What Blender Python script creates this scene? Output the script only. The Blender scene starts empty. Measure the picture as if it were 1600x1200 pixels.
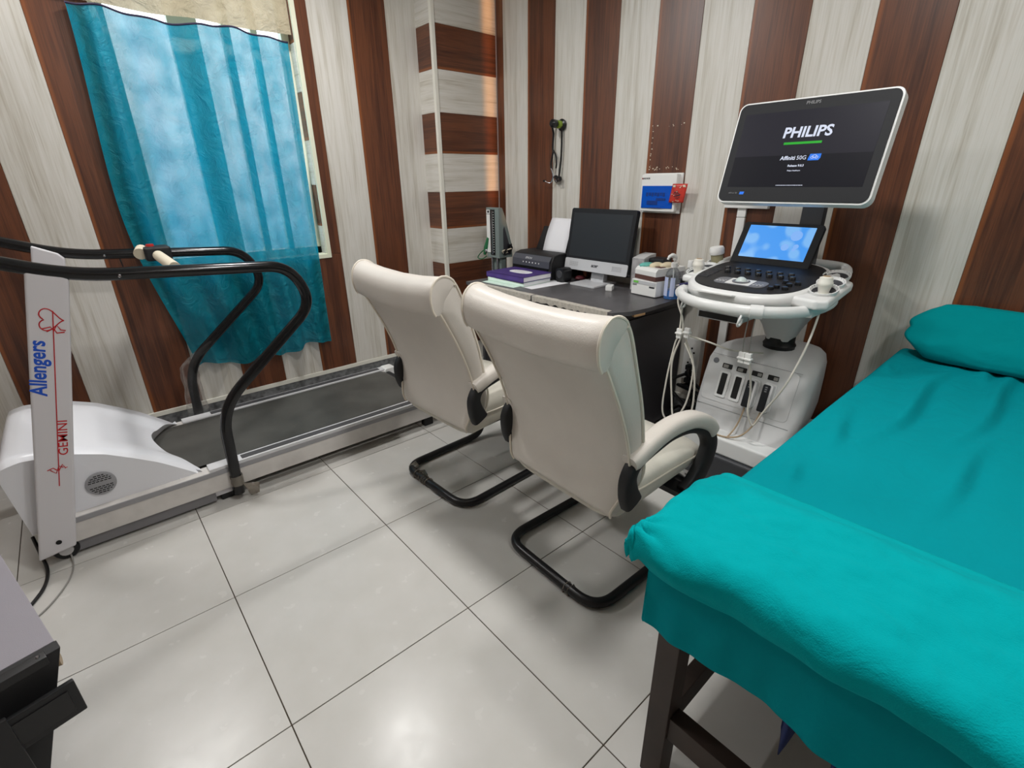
import bpy, bmesh, math, random
from mathutils import Vector, Matrix, noise
random.seed(7)
S = bpy.context.scene
COL = S.collection
R = math.radians

# ------------------------------------------------------------------ camera
cam = bpy.data.cameras.new('camera'); cam.sensor_width = 36.0; cam.lens = 17.16; cam.clip_start = 0.02
camo = bpy.data.objects.new('camera', cam); COL.objects.link(camo)
cr = Vector((0.75326861, -0.65760011, -0.01218599)); cu = Vector((0.26085464, 0.28169321, 0.92336547)); cf = Vector((0.60377253, 0.69872099, -0.38372869))
camo.matrix_world = Matrix(((cr.x, cu.x, -cf.x, 0), (cr.y, cu.y, -cf.y, 0), (cr.z, cu.z, -cf.z, 1.3739), (0, 0, 0, 1)))
S.camera = camo
# ------------------------------------------------------------------ world: overcast daylight outside the window
W = bpy.data.worlds.new('daylight'); S.world = W; W.use_nodes = True
wn_ = W.node_tree.nodes; wl_ = W.node_tree.links; wb = wn_['Background']; wb.inputs[1].default_value = 3.1
wtc = wn_.new('ShaderNodeTexCoord'); wsp = wn_.new('ShaderNodeSeparateXYZ'); wrp = wn_.new('ShaderNodeValToRGB')      # pale overcast sky above a dimmer ground
wl_.new(wtc.outputs['Generated'], wsp.inputs[0]); wmr = wn_.new('ShaderNodeMapRange'); wmr.inputs[1].default_value = -1; wl_.new(wsp.outputs['Z'], wmr.inputs[0]); wl_.new(wmr.outputs[0], wrp.inputs[0])
wrp.color_ramp.elements[0].position = .46; wrp.color_ramp.elements[0].color = (.26, .42, .52, 1); wrp.color_ramp.elements[1].position = .56; wrp.color_ramp.elements[1].color = (.92, .96, 1.0, 1)
wl_.new(wrp.outputs[0], wb.inputs[0])
# ------------------------------------------------------------------ exposure
vs = S.view_settings; vs.view_transform = 'Standard'; vs.look = 'None'; vs.exposure = 0.06; vs.gamma = 1.0; vs.use_curve_mapping = False
S.cycles.use_denoising = True; S.cycles.max_bounces = 10; S.cycles.diffuse_bounces = 6; S.cycles.sample_clamp_indirect = 6.0
LAMP_POWER = 22.0

# ------------------------------------------------------------------ helpers
ORG = {}
def tag(o, label=None, cat=None, group=None, kind=None):
    if label: o['label'] = label
    if cat: o['category'] = cat
    if group: o['group'] = group
    if kind: o['kind'] = kind
    return o
def thing(name, loc, label, cat, group=None, rz=0.0):
    o = bpy.data.objects.new(name, None); o.empty_display_size = .05; COL.objects.link(o)
    o.location = loc; o.rotation_euler = (0, 0, rz); ORG[o] = Vector(loc)
    return tag(o, label, cat, group)
class MB:
    def __init__(s): s.v = []; s.f = []
    def add(s, vs, fs):
        n = len(s.v); s.v += [Vector(v) for v in vs]; s.f += [[i + n for i in f] for f in fs]; return s
    def box(s, a, b, M=None):
        x0, y0, z0 = a; x1, y1, z1 = b
        vs = [Vector(p) for p in ((x0,y0,z0),(x1,y0,z0),(x1,y1,z0),(x0,y1,z0),(x0,y0,z1),(x1,y0,z1),(x1,y1,z1),(x0,y1,z1))]
        if M: vs = [M @ v for v in vs]
        return s.add(vs, [(0,3,2,1),(4,5,6,7),(0,1,5,4),(1,2,6,5),(2,3,7,6),(3,0,4,7)])
    def prism(s, poly, fn, a, b):
        """poly: 2d outline; fn(u,v,w) -> 3d; extruded from w=a to w=b"""
        n = len(poly)
        vs = [fn(u, v, a) for u, v in poly] + [fn(u, v, b) for u, v in poly]
        fs = [tuple(range(n))[::-1], tuple(range(n, 2*n))] + [(i, (i+1) % n, n+(i+1) % n, n+i) for i in range(n)]
        return s.add(vs, fs)
    def tube(s, pts, r, n=10, closed=False, caps=True):
        pts = [Vector(p) for p in pts]; m = len(pts)
        rs = r if isinstance(r, (list, tuple)) else [r] * m
        vs = []; up = None
        for i, p in enumerate(pts):
            if closed: t = pts[(i+1) % m] - pts[i-1]
            else: t = pts[min(i+1, m-1)] - pts[max(i-1, 0)]
            t.normalize()
            if up is None:
                up = Vector((0, 0, 1)) if abs(t.z) < .9 else Vector((1, 0, 0))
            up = up - t * up.dot(t)
            if up.length < 1e-5: up = t.orthogonal()
            up.normalize(); sd = t.cross(up)
            for k in range(n):
                a = 2*math.pi*k/n
                vs.append(p + (up*math.cos(a) + sd*math.sin(a)) * rs[i])
        fs = []
        for i in range(m if closed else m-1):
            j = (i+1) % m
            for k in range(n):
                k2 = (k+1) % n
                fs.append((i*n+k, i*n+k2, j*n+k2, j*n+k))
        if not closed and caps: fs += [tuple(range(n)), tuple(range((m-1)*n, m*n))[::-1]]
        return s.add(vs, fs)
    def lathe(s, prof, c=(0,0,0), axis='z', n=20, M=None):
        """prof: (r, h) list"""
        c = Vector(c); vs = []; fs = []; m = len(prof)
        for r, h in prof:
            for k in range(n):
                a = 2*math.pi*k/n
                p = Vector((r*math.cos(a), r*math.sin(a), h))
                if M: p = M @ p
                elif axis == 'x': p = Vector((p.z, p.x, p.y))
                elif axis == 'y': p = Vector((p.x, p.z, p.y))
                vs.append(c + p)
        for i in range(m-1):
            for k in range(n):
                k2 = (k+1) % n; fs.append((i*n+k, i*n+k2, (i+1)*n+k2, (i+1)*n+k))
        fs += [tuple(range(n))[::-1], tuple(range((m-1)*n, m*n))]
        return s.add(vs, fs)
    def loft(s, rings, cap=True):
        n = len(rings[0]); vs = [p for r in rings for p in r]; fs = []
        for i in range(len(rings)-1):
            for k in range(n):
                k2 = (k+1) % n; fs.append((i*n+k, i*n+k2, (i+1)*n+k2, (i+1)*n+k))
        if cap: fs += [tuple(range(n))[::-1], tuple(range((len(rings)-1)*n, len(rings)*n))]
        return s.add(vs, fs)
    def grid(s, fn, nu, nv):
        vs = [fn(i/nu, j/nv) for i in range(nu+1) for j in range(nv+1)]
        fs = [(i*(nv+1)+j, (i+1)*(nv+1)+j, (i+1)*(nv+1)+j+1, i*(nv+1)+j+1) for i in range(nu) for j in range(nv)]
        return s.add(vs, fs)
    def build(s, name, mat, parent=None, bevel=0, seg=2, sharp=40, label=None, subsurf=0, org=None, solid=0, kind=None):
        o0 = ORG.get(parent, Vector((0,0,0))) if org is None else Vector(org)
        bm = bmesh.new(); vv = [bm.verts.new(v - o0) for v in s.v]
        for f in s.f:
            try: bm.faces.new([vv[i] for i in f])
            except ValueError: pass
        bmesh.ops.remove_doubles(bm, verts=bm.verts, dist=1e-6)
        bmesh.ops.recalc_face_normals(bm, faces=bm.faces)
        if bevel:
            es = [e for e in bm.edges if len(e.link_faces) == 2 and e.calc_face_angle(0) > R(28)]
            if es: bmesh.ops.bevel(bm, geom=es, offset=bevel, segments=seg, profile=.6, affect='EDGES', clamp_overlap=True)
        me = bpy.data.meshes.new(name); bm.to_mesh(me); bm.free()
        for p in me.polygons: p.use_smooth = True
        me.set_sharp_from_angle(angle=R(sharp))
        if isinstance(mat, (list, tuple)):
            for m in mat: me.materials.append(m)
        else: me.materials.append(mat)
        o = bpy.data.objects.new(name, me); COL.objects.link(o)
        if parent: o.parent = parent; ORG[o] = ORG[parent]
        else: ORG[o] = o0; o.location = o0
        if subsurf:
            m = o.modifiers.new('subsurf', 'SUBSURF'); m.levels = m.render_levels = subsurf
        if solid:
            m = o.modifiers.new('solid', 'SOLIDIFY'); m.thickness = solid; m.offset = 0
        if bevel:
            m = o.modifiers.new('wn', 'WEIGHTED_NORMAL'); m.keep_sharp = True
        if label: o['label'] = label
        if kind: o['kind'] = kind
        return o
def one(name, mb, mat, label, cat, org, group=None, **kw):
    """a thing that is a single mesh"""
    return tag(mb.build(name, mat, None, org=org, **kw), label, cat, group)
def struct(o): o['kind'] = 'structure'; return o
def text(body, size, mat, parent, M, offset=0.0, shear=0.0, ext=.0004, name='lettering', ax='CENTER', sx=1.0, label=None):
    cu_ = bpy.data.curves.new('t', 'FONT'); cu_.body = body; cu_.size = size; cu_.offset = offset; cu_.shear = shear; cu_.extrude = ext
    cu_.align_x = ax; cu_.align_y = 'CENTER'; cu_.resolution_u = 3
    t = bpy.data.objects.new('t', cu_); COL.objects.link(t)
    dg = bpy.context.evaluated_depsgraph_get(); dg.update()
    me = bpy.data.meshes.new_from_object(t.evaluated_get(dg)); me.name = name
    bpy.data.objects.remove(t)
    o0 = ORG.get(parent, Vector((0,0,0)))
    me.transform(Matrix.Translation(-o0) @ M @ Matrix.Diagonal((sx, 1, 1, 1)))
    me.materials.clear(); me.materials.append(mat)
    o = bpy.data.objects.new(name, me); COL.objects.link(o); o.parent = parent; ORG[o] = o0
    if label: o['label'] = label
    return o
def frame(o, x, y):
    x = Vector(x).normalized(); y = Vector(y); y = (y - x*y.dot(x)).normalized(); z = x.cross(y)
    return Matrix(((x.x,y.x,z.x,o[0]),(x.y,y.y,z.y,o[1]),(x.z,y.z,z.z,o[2]),(0,0,0,1)))
def rrect(w, h, r, n=5, cx=0, cy=0):
    out = []
    for sx, sy, a0 in ((1,1,0),(-1,1,90),(-1,-1,180),(1,-1,270)):
        for k in range(n+1):
            a = R(a0 + 90*k/n); out.append((cx + sx*(w/2-r) + r*math.cos(a), cy + sy*(h/2-r) + r*math.sin(a)))
    return out
def bez(pts, n=8):
    """smooth Catmull-Rom through points"""
    P = [Vector(p) for p in pts]; out = []
    for i in range(len(P)-1):
        a, b, c, d = P[max(i-1,0)], P[i], P[i+1], P[min(i+2, len(P)-1)]
        for k in range(n):
            t = k/n
            out.append(.5*((2*b) + (c-a)*t + (2*a-5*b+4*c-d)*t*t + (3*b-a-3*c+d)*t**3))
    out.append(P[-1]); return out
def fillet(pts, r, n=6):
    P = [Vector(p) for p in pts]; out = [P[0]]
    for i in range(1, len(P)-1):
        a, b, c = P[i-1], P[i], P[i+1]; u = (a-b); v = (c-b)
        d = min(r, u.length*.48, v.length*.48); p = b + u.normalized()*d; q = b + v.normalized()*d
        for k in range(n+1):
            t = k/n; out.append((1-t)**2*p + 2*t*(1-t)*b + t*t*q)
    out.append(P[-1]); return out
def sm(a, b, x):
    t = max(0, min(1, (x-a)/(b-a))); return t*t*(3-2*t)

# ------------------------------------------------------------------ materials
def srgb(r, g, b):
    f = lambda c: (c/255/12.92) if c/255 <= .04045 else ((c/255+.055)/1.055)**2.4
    return (f(r), f(g), f(b), 1)
def mat(name, c, rough=.5, metal=0, spec=.5, bump=0, bscale=200, var=0, vscale=8, coat=0, emit=None, estr=1, sheen=0, trans=0, ior=1.45, alpha=1):
    m = bpy.data.materials.new(name); m.use_nodes = True; nt = m.node_tree; N = nt.nodes; L = nt.links
    b = N['Principled BSDF']; b.inputs['Base Color'].default_value = c; b.inputs['Roughness'].default_value = rough
    b.inputs['Metallic'].default_value = metal; b.inputs['Specular IOR Level'].default_value = spec
    b.inputs['Coat Weight'].default_value = coat; b.inputs['Sheen Weight'].default_value = sheen
    b.inputs['Transmission Weight'].default_value = trans; b.inputs['IOR'].default_value = ior; b.inputs['Alpha'].default_value = alpha
    if emit: b.inputs['Emission Color'].default_value = emit; b.inputs['Emission Strength'].default_value = estr
    tc = N.new('ShaderNodeTexCoord')
    if var:
        n = N.new('ShaderNodeTexNoise'); n.inputs['Scale'].default_value = vscale; n.inputs['Detail'].default_value = 4
        mx = N.new('ShaderNodeMix'); mx.data_type = 'RGBA'; mx.inputs[6].default_value = c
        mx.inputs[7].default_value = tuple(x*(1-var) for x in c[:3]) + (1,)
        rp = N.new('ShaderNodeMapRange'); rp.inputs[1].default_value = .4; rp.inputs[2].default_value = .7
        L.new(tc.outputs['Object'], n.inputs['Vector']); L.new(n.outputs[0], rp.inputs[0]); L.new(rp.outputs[0], mx.inputs[0]); L.new(mx.outputs[2], b.inputs['Base Color'])
    if bump:
        n2 = N.new('ShaderNodeTexNoise'); n2.inputs['Scale'].default_value = bscale; n2.inputs['Detail'].default_value = 3
        bp = N.new('ShaderNodeBump'); bp.inputs['Strength'].default_value = bump; bp.inputs['Distance'].default_value = .002
        L.new(tc.outputs['Object'], n2.inputs['Vector']); L.new(n2.outputs[0], bp.inputs['Height']); L.new(bp.outputs[0], b.inputs['Normal'])
    return m
def wood_panel(name, stops, streak, rough):
    """laminated wall panel: local x across the panel, local z along the grain"""
    m = bpy.data.materials.new(name); m.use_nodes = True; nt = m.node_tree; N = nt.nodes; L = nt.links
    b = N['Principled BSDF']; b.inputs['Roughness'].default_value = rough
    tc = N.new('ShaderNodeTexCoord'); oi = N.new('ShaderNodeObjectInfo')
    sp = N.new('ShaderNodeSeparateXYZ'); L.new(tc.outputs['Object'], sp.inputs[0])
    mu = N.new('ShaderNodeMath'); mu.operation = 'MULTIPLY_ADD'; mu.inputs[1].default_value = 9; L.new(oi.outputs['Random'], mu.inputs[0]); L.new(sp.outputs['Z'], mu.inputs[2])
    cb = N.new('ShaderNodeCombineXYZ'); L.new(sp.outputs['X'], cb.inputs['X']); L.new(sp.outputs['Y'], cb.inputs['Y']); L.new(mu.outputs[0], cb.inputs['Z'])
    def nz(scale, detail, dist=0.0):
        mp = N.new('ShaderNodeMapping'); mp.inputs['Scale'].default_value = scale; L.new(cb.outputs[0], mp.inputs[0])
        n = N.new('ShaderNodeTexNoise'); n.inputs['Scale'].default_value = 1; n.inputs['Detail'].default_value = detail; n.inputs['Distortion'].default_value = dist
        L.new(mp.outputs[0], n.inputs['Vector']); return n.outputs[0]
    broad = nz((16, 2, .55), 3, .6); fine = nz((170, 20, 5), 4); swirl = nz((40, 4, 2.2), 3, 1.2)
    a = N.new('ShaderNodeMix'); a.data_type = 'FLOAT'; a.inputs[0].default_value = .35; L.new(broad, a.inputs[2]); L.new(swirl, a.inputs[3])
    a2 = N.new('ShaderNodeMix'); a2.data_type = 'FLOAT'; a2.inputs[0].default_value = .28; L.new(a.outputs[0], a2.inputs[2]); L.new(fine, a2.inputs[3])
    rp = N.new('ShaderNodeValToRGB'); L.new(a2.outputs[0], rp.inputs[0])
    e = rp.color_ramp.elements; e[0].position = stops[0][0]; e[0].color = stops[0][1]; e[1].position = stops[-1][0]; e[1].color = stops[-1][1]
    for p, c in stops[1:-1]:
        q = e.new(p); q.color = c
    # printed streak down one side of the board
    sr = N.new('ShaderNodeMapRange'); sr.inputs[1].default_value = streak[0]; sr.inputs[2].default_value = streak[1]; L.new(sp.outputs['X'], sr.inputs[0])
    ml = N.new('ShaderNodeMath'); ml.operation = 'MULTIPLY'; L.new(sr.outputs[0], ml.inputs[0]); ml.inputs[1].default_value = streak[2]
    mx = N.new('ShaderNodeMix'); mx.data_type = 'RGBA'; L.new(ml.outputs[0], mx.inputs[0]); L.new(rp.outputs[0], mx.inputs[6]); mx.inputs[7].default_value = streak[3]
    L.new(mx.outputs[2], b.inputs['Base Color'])
    bp = N.new('ShaderNodeBump'); bp.inputs['Strength'].default_value = .12; bp.inputs['Distance'].default_value = .001; L.new(fine, bp.inputs['Height']); L.new(bp.outputs[0], b.inputs['Normal'])
    return m
M = {}
M['light'] = wood_panel('pale wood laminate', [(.34, srgb(176,168,154)), (.46, srgb(204,200,191)), (.56, srgb(216,213,207)), (.70, srgb(192,185,172))], (.115, .125, .25, srgb(170,160,140)), .42)
M['dark'] = wood_panel('brown wood laminate', [(.34, srgb(60,34,24)), (.46, srgb(86,50,34)), (.56, srgb(108,64,41)), (.68, srgb(76,43,30))], (.106, .114, .6, srgb(150,86,44)), .36)
def tile_mat():
    m = bpy.data.materials.new('polished vitrified tile'); m.use_nodes = True; nt = m.node_tree; N = nt.nodes; L = nt.links
    b = N['Principled BSDF']; b.inputs['Specular IOR Level'].default_value = .3
    tc = N.new('ShaderNodeTexCoord'); oi = N.new('ShaderNodeObjectInfo')
    n = N.new('ShaderNodeTexNoise'); n.inputs['Scale'].default_value = 7; n.inputs['Detail'].default_value = 6; L.new(tc.outputs['Object'], n.inputs['Vector'])
    rp = N.new('ShaderNodeValToRGB'); e = rp.color_ramp.elements; e[0].position = .35; e[0].color = srgb(195,193,188); e[1].position = .7; e[1].color = srgb(201,199,195); L.new(n.outputs[0], rp.inputs[0])
    hs = N.new('ShaderNodeHueSaturation'); mr = N.new('ShaderNodeMapRange'); mr.inputs[3].default_value = .97; mr.inputs[4].default_value = 1.02
    L.new(oi.outputs['Random'], mr.inputs[0]); L.new(mr.outputs[0], hs.inputs['Value']); L.new(rp.outputs[0], hs.inputs['Color']); L.new(hs.outputs[0], b.inputs['Base Color'])
    n2 = N.new('ShaderNodeTexNoise'); n2.inputs['Scale'].default_value = 14; n2.inputs['Detail'].default_value = 8; L.new(tc.outputs['Object'], n2.inputs['Vector'])
    m2 = N.new('ShaderNodeMapRange'); m2.inputs[1].default_value = .35; m2.inputs[2].default_value = .7; m2.inputs[3].default_value = .23; m2.inputs[4].default_value = .28; L.new(n2.outputs[0], m2.inputs[0]); L.new(m2.outputs[0], b.inputs['Roughness'])
    n3 = N.new('ShaderNodeTexNoise'); n3.inputs['Scale'].default_value = 120; n3.inputs['Detail'].default_value = 2; L.new(tc.outputs['Object'], n3.inputs['Vector'])
    bp = N.new('ShaderNodeBump'); bp.inputs['Strength'].default_value = .05; bp.inputs['Distance'].default_value = .001; L.new(n3.outputs[0], bp.inputs['Height']); L.new(bp.outputs[0], b.inputs['Normal'])
    return m
M['tile'] = tile_mat()
M['grout'] = mat('brown grout', srgb(66,56,44), .9)
M['plaster'] = mat('white plaster', srgb(228,226,220), .8)
M['marble'] = mat('grey marble skirting', srgb(118,120,122), .35, var=.72, vscale=26)
M['pvc'] = mat('white pvc trim', srgb(226,224,214), .4)
M['cream_pvc'] = mat('cream pvc trim', srgb(226,228,206), .4)
M['white_paint'] = mat('white powder coat', srgb(214,212,216), .38, bump=.15, bscale=500)
M['hood'] = mat('white moulded hood', srgb(228,229,234), .3)
M['rail_grey'] = mat('grey plastic', srgb(150,150,153), .45)
M['dark_strip'] = mat('dark grey ribbed strip', srgb(74,73,75), .6)
M['alu'] = mat('silver painted rail', srgb(212,212,214), .35)
M['belt'] = mat('black running belt', srgb(82,81,77), .5, var=.35, vscale=5, bump=.3, bscale=600)
M['skid'] = mat('grey steel beam', srgb(124,123,126), .5)
M['side_white'] = mat('worn white side panel', srgb(214,210,206), .45, var=.16, vscale=9)
M['black'] = mat('satin black', srgb(22,22,24), .32)
M['black_gloss'] = mat('glossy black tube', srgb(16,16,18), .16)
M['black_matt'] = mat('matt black plastic', srgb(28,28,30), .55, bump=.1, bscale=700)
M['cream_foam'] = mat('cream grip foam', srgb(214,204,182), .7)
M['red'] = mat('red plastic', srgb(190,40,34), .4)
M['red_ink'] = mat('red print', srgb(190,22,32), .5)
M['blue_ink'] = mat('blue print', srgb(28,84,196), .5)
M['tape'] = mat('clear packing tape', srgb(190,180,165), .25, trans=.6, alpha=.75)
M['film'] = mat('clear stretch film', srgb(225,225,225), .12, trans=.9, alpha=.28)
M['leather'] = mat('cream leatherette', srgb(212,206,198), .36, bump=.25, bscale=260, var=.05, vscale=6)
M['leather_side'] = mat('cream leatherette with grey wear', srgb(208,204,192), .42, bump=.25, bscale=260, var=.14, vscale=9)
M['piping'] = mat('cream piping', srgb(222,214,200), .45)
M['desk'] = mat('charcoal laminate', srgb(52,50,53), .42)
M['desk_top'] = mat('worn charcoal desk top', srgb(84,82,84), .34, var=.25, vscale=12)
M['chip'] = mat('bare particle board', srgb(176,140,100), .8)
M['papertape'] = mat('peeling paper tape', srgb(186,180,170), .7, var=.25, vscale=60)
M['us_white'] = mat('white machine plastic', srgb(222,223,222), .32)
M['us_grey'] = mat('pale grey machine plastic', srgb(204,204,204), .42)
M['us_dark'] = mat('charcoal machine plastic', srgb(58,59,63), .45)
M['key'] = mat('console key grey', srgb(108,110,116), .4)
M['slot'] = mat('black socket', srgb(12,12,13), .5)
M['screen_off'] = mat('dark monitor glass', srgb(40,42,46), .38, spec=.4)
M['bezel'] = mat('black bezel', srgb(34,35,38), .55, spec=.25)
M['silver'] = mat('silver plastic', srgb(196,197,200), .35)
M['scr_top'] = mat('display upper band', (.0,.0,.0,1), .4, spec=.15, emit=srgb(38,37,45), estr=1)
M['scr_low'] = mat('display lower band', (.0,.0,.0,1), .4, spec=.15, emit=srgb(22,22,29), estr=1)
M['e_white'] = mat('display white', (0,0,0,1), .3, emit=srgb(214,220,238), estr=1)
M['e_green'] = mat('display green', (0,0,0,1), .3, emit=srgb(38,168,44), estr=1)
M['e_blue'] = mat('display blue', (0,0,0,1), .3, emit=srgb(40,120,235), estr=1)
M['grey_ink'] = mat('grey print', srgb(120,120,122), .5)
M['dark_ink'] = mat('dark print', srgb(52,52,58), .5)
M['cable'] = mat('ivory cable', srgb(214,210,200), .4)
M['cable_grey'] = mat('grey cable', srgb(140,138,134), .45)
M['cable_tan'] = mat('tan cable', srgb(170,148,120), .45)
M['white'] = mat('white plastic', srgb(232,232,230), .35)
M['paper'] = mat('white paper', srgb(232,232,236), .7)
M['mint'] = mat('pale mint paper', srgb(206,226,214), .7)
M['purple'] = mat('purple book cloth', srgb(66,46,116), .6, bump=.1, bscale=300, var=.2, vscale=20)
M['wood_dark'] = mat('dark stained wood', srgb(58,46,40), .55, var=.35, vscale=10)
M['sph'] = mat('grey green enamel', srgb(122,134,132), .4)
M['green_rubber'] = mat('green rubber', srgb(40,110,70), .5)
M['lime'] = mat('lime collar', srgb(134,160,50), .4)
M['chrome'] = mat('chrome', srgb(200,200,205), .15, metal=1)
M['db_blue'] = mat('blue smoked cover', srgb(12,82,190), .15)
M['db_navy'] = mat('navy breaker', srgb(10,52,130), .4)
M['sachet'] = mat('red foil sachet', srgb(200,58,46), .3, var=.3, vscale=60)
M['carton'] = mat('grey printed carton', srgb(176,174,176), .7, var=.3, vscale=40)
M['brown_card'] = mat('brown carton print', srgb(92,60,54), .6)
M['teal_glove'] = mat('teal glove', srgb(110,190,180), .5)
M['cream_glove'] = mat('cream glove', srgb(224,210,180), .5)
M['gel_blue'] = mat('blue sanitiser', srgb(24,130,225), .08, trans=.35, ior=1.33)
M['clear'] = mat('clear plastic', srgb(232,238,242), .06, trans=.85, ior=1.2, alpha=.55)
M['lab_lilac'] = mat('lilac label', srgb(190,200,232), .5)
M['olive_gel'] = mat('cloudy gel', srgb(170,164,130), .2, trans=.3)
M['tower'] = mat('grey painted steel', srgb(146,142,150), .55, bump=.15, bscale=500)
M['blue_cloth'] = mat('navy blue cloth', srgb(48,60,110), .9)
M['lcd_green'] = mat('green lcd', srgb(120,200,90), .3)
M['lamp_glow'] = mat('lamp diffuser', srgb(250,250,250), .5, emit=(1,1,1,1), estr=4)
M['bounce_white'] = M['plaster']
def cloth(name, c, rough=.9, weave=900, strength=.25, tint=None, sheen=.3, wr=0, wscale=9):
    m = mat(name, c, rough, sheen=0, spec=.08); nt = m.node_tree; N = nt.nodes; L = nt.links; b = N['Principled BSDF']
    tc = N.new('ShaderNodeTexCoord'); n = N.new('ShaderNodeTexNoise'); n.inputs['Scale'].default_value = weave; L.new(tc.outputs['Object'], n.inputs['Vector'])
    bp = N.new('ShaderNodeBump'); bp.inputs['Strength'].default_value = strength; bp.inputs['Distance'].default_value = .002; L.new(n.outputs[0], bp.inputs['Height'])
    if wr:
        n2 = N.new('ShaderNodeTexNoise'); n2.inputs['Scale'].default_value = wscale; n2.inputs['Detail'].default_value = 5; n2.inputs['Distortion'].default_value = .8; L.new(tc.outputs['Object'], n2.inputs['Vector'])
        bp2 = N.new('ShaderNodeBump'); bp2.inputs['Strength'].default_value = wr; bp2.inputs['Distance'].default_value = .02; L.new(n2.outputs[0], bp2.inputs['Height']); L.new(bp.outputs[0], bp2.inputs['Normal']); L.new(bp2.outputs[0], b.inputs['Normal'])
    else: L.new(bp.outputs[0], b.inputs['Normal'])
    return m
M['teal'] = cloth('teal cotton sheet', srgb(0,142,152), wr=.3, wscale=11)
M['teal_fleece'] = cloth('teal brushed cloth', srgb(0,160,166), weave=420, strength=.5, sheen=.35, wr=.3, wscale=14)
M['teal_pillow'] = cloth('teal pillow cotton', srgb(0,142,148), wr=.25, wscale=10)
def see_through(name, c, tl, tr, df=.35, rough=.5, bump=.0):
    """thin cloth: diffuse + translucent + a little open weave"""
    m = bpy.data.materials.new(name); m.use_nodes = True; nt = m.node_tree; N = nt.nodes; L = nt.links; N.remove(N['Principled BSDF'])
    out = N['Material Output']; d = N.new('ShaderNodeBsdfDiffuse'); d.inputs[0].default_value = c
    g = N.new('ShaderNodeBsdfGlossy'); g.inputs[0].default_value = (.6,.8,.85,1); g.inputs[1].default_value = .5
    t = N.new('ShaderNodeBsdfTranslucent'); t.inputs[0].default_value = tl
    x = N.new('ShaderNodeBsdfTransparent'); x.inputs[0].default_value = (1,1,1,1)
    tc = N.new('ShaderNodeTexCoord'); n = N.new('ShaderNodeTexNoise'); n.inputs['Scale'].default_value = 13; n.inputs['Detail'].default_value = 7; n.inputs['Roughness'].default_value = .62; n.inputs['Distortion'].default_value = 1.2; L.new(tc.outputs['Object'], n.inputs['Vector'])
    bp = N.new('ShaderNodeBump'); bp.inputs['Strength'].default_value = .9; bp.inputs['Distance'].default_value = .03; L.new(n.outputs[0], bp.inputs['Height'])
    for q in (d, g, t): L.new(bp.outputs[0], q.inputs['Normal'])
    m0 = N.new('ShaderNodeMixShader'); m0.inputs[0].default_value = .05; L.new(d.outputs[0], m0.inputs[1]); L.new(g.outputs[0], m0.inputs[2])
    m1 = N.new('ShaderNodeMixShader'); m1.inputs[0].default_value = 1-df; L.new(m0.outputs[0], m1.inputs[1]); L.new(t.outputs[0], m1.inputs[2])
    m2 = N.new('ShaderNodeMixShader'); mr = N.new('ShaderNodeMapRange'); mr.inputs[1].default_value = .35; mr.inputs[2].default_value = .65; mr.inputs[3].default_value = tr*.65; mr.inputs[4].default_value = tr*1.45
    n5 = N.new('ShaderNodeTexNoise'); n5.inputs['Scale'].default_value = 8; n5.inputs['Detail'].default_value = 7; L.new(tc.outputs['Object'], n5.inputs['Vector']); L.new(n5.outputs[0], mr.inputs[0]); L.new(mr.outputs[0], m2.inputs[0]); L.new(m1.outputs[0], m2.inputs[1]); L.new(x.outputs[0], m2.inputs[2]); L.new(m2.outputs[0], out.inputs[0])  # noise in the transparency imitates mottled shade from trees outside
    return m
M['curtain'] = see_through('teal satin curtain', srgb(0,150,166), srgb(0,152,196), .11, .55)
M['curtain_hem'] = mat('dark purple hem', srgb(52,46,72), .8)
M['valance'] = see_through('beige net cloth', srgb(200,184,156), srgb(196,176,146), .02, .7)
def pane_mat():
    m = bpy.data.materials.new('window glass'); m.use_nodes = True; nt = m.node_tree; N = nt.nodes; L = nt.links; N.remove(N['Principled BSDF'])
    t = N.new('ShaderNodeBsdfTransparent'); t.inputs[0].default_value = (.93,.96,.96,1); g = N.new('ShaderNodeBsdfGlossy'); g.inputs[1].default_value = .3
    x = N.new('ShaderNodeMixShader'); x.inputs[0].default_value = .04; L.new(t.outputs[0], x.inputs[1]); L.new(g.outputs[0], x.inputs[2]); L.new(x.outputs[0], N['Material Output'].inputs[0])
    return m
M['glass'] = pane_mat()
def blue_screen():
    m = bpy.data.materials.new('lit blue touch screen'); m.use_nodes = True; nt = m.node_tree; N = nt.nodes; L = nt.links; b = N['Principled BSDF']
    b.inputs['Base Color'].default_value = (0,0,0,1); b.inputs['Roughness'].default_value = .25
    tc = N.new('ShaderNodeTexCoord'); v = N.new('ShaderNodeTexVoronoi'); v.feature = 'SMOOTH_F1'; v.inputs['Scale'].default_value = 16; L.new(tc.outputs['Object'], v.inputs['Vector'])
    rp = N.new('ShaderNodeValToRGB'); e = rp.color_ramp.elements; e[0].position = .32; e[0].color = srgb(122,180,238); e[1].position = .45; e[1].color = srgb(72,152,236)
    L.new(v.outputs['Distance'], rp.inputs[0]); L.new(rp.outputs[0], b.inputs['Emission Color']); b.inputs['Emission Strength'].default_value = 1.0
    return m
M['blue_screen'] = blue_screen()

# ================================================================== the room
XB, YL, XN, YR, ZC = 2.6, 3.32, -1.6, -1.35, 2.72
YC, XC = 3.13, 2.075                      # corner column: front face plane, side face plane
WX0, WX1, WZ0, WZ1 = .36, 1.262, .94, 2.56  # window opening
PT = .008
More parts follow.
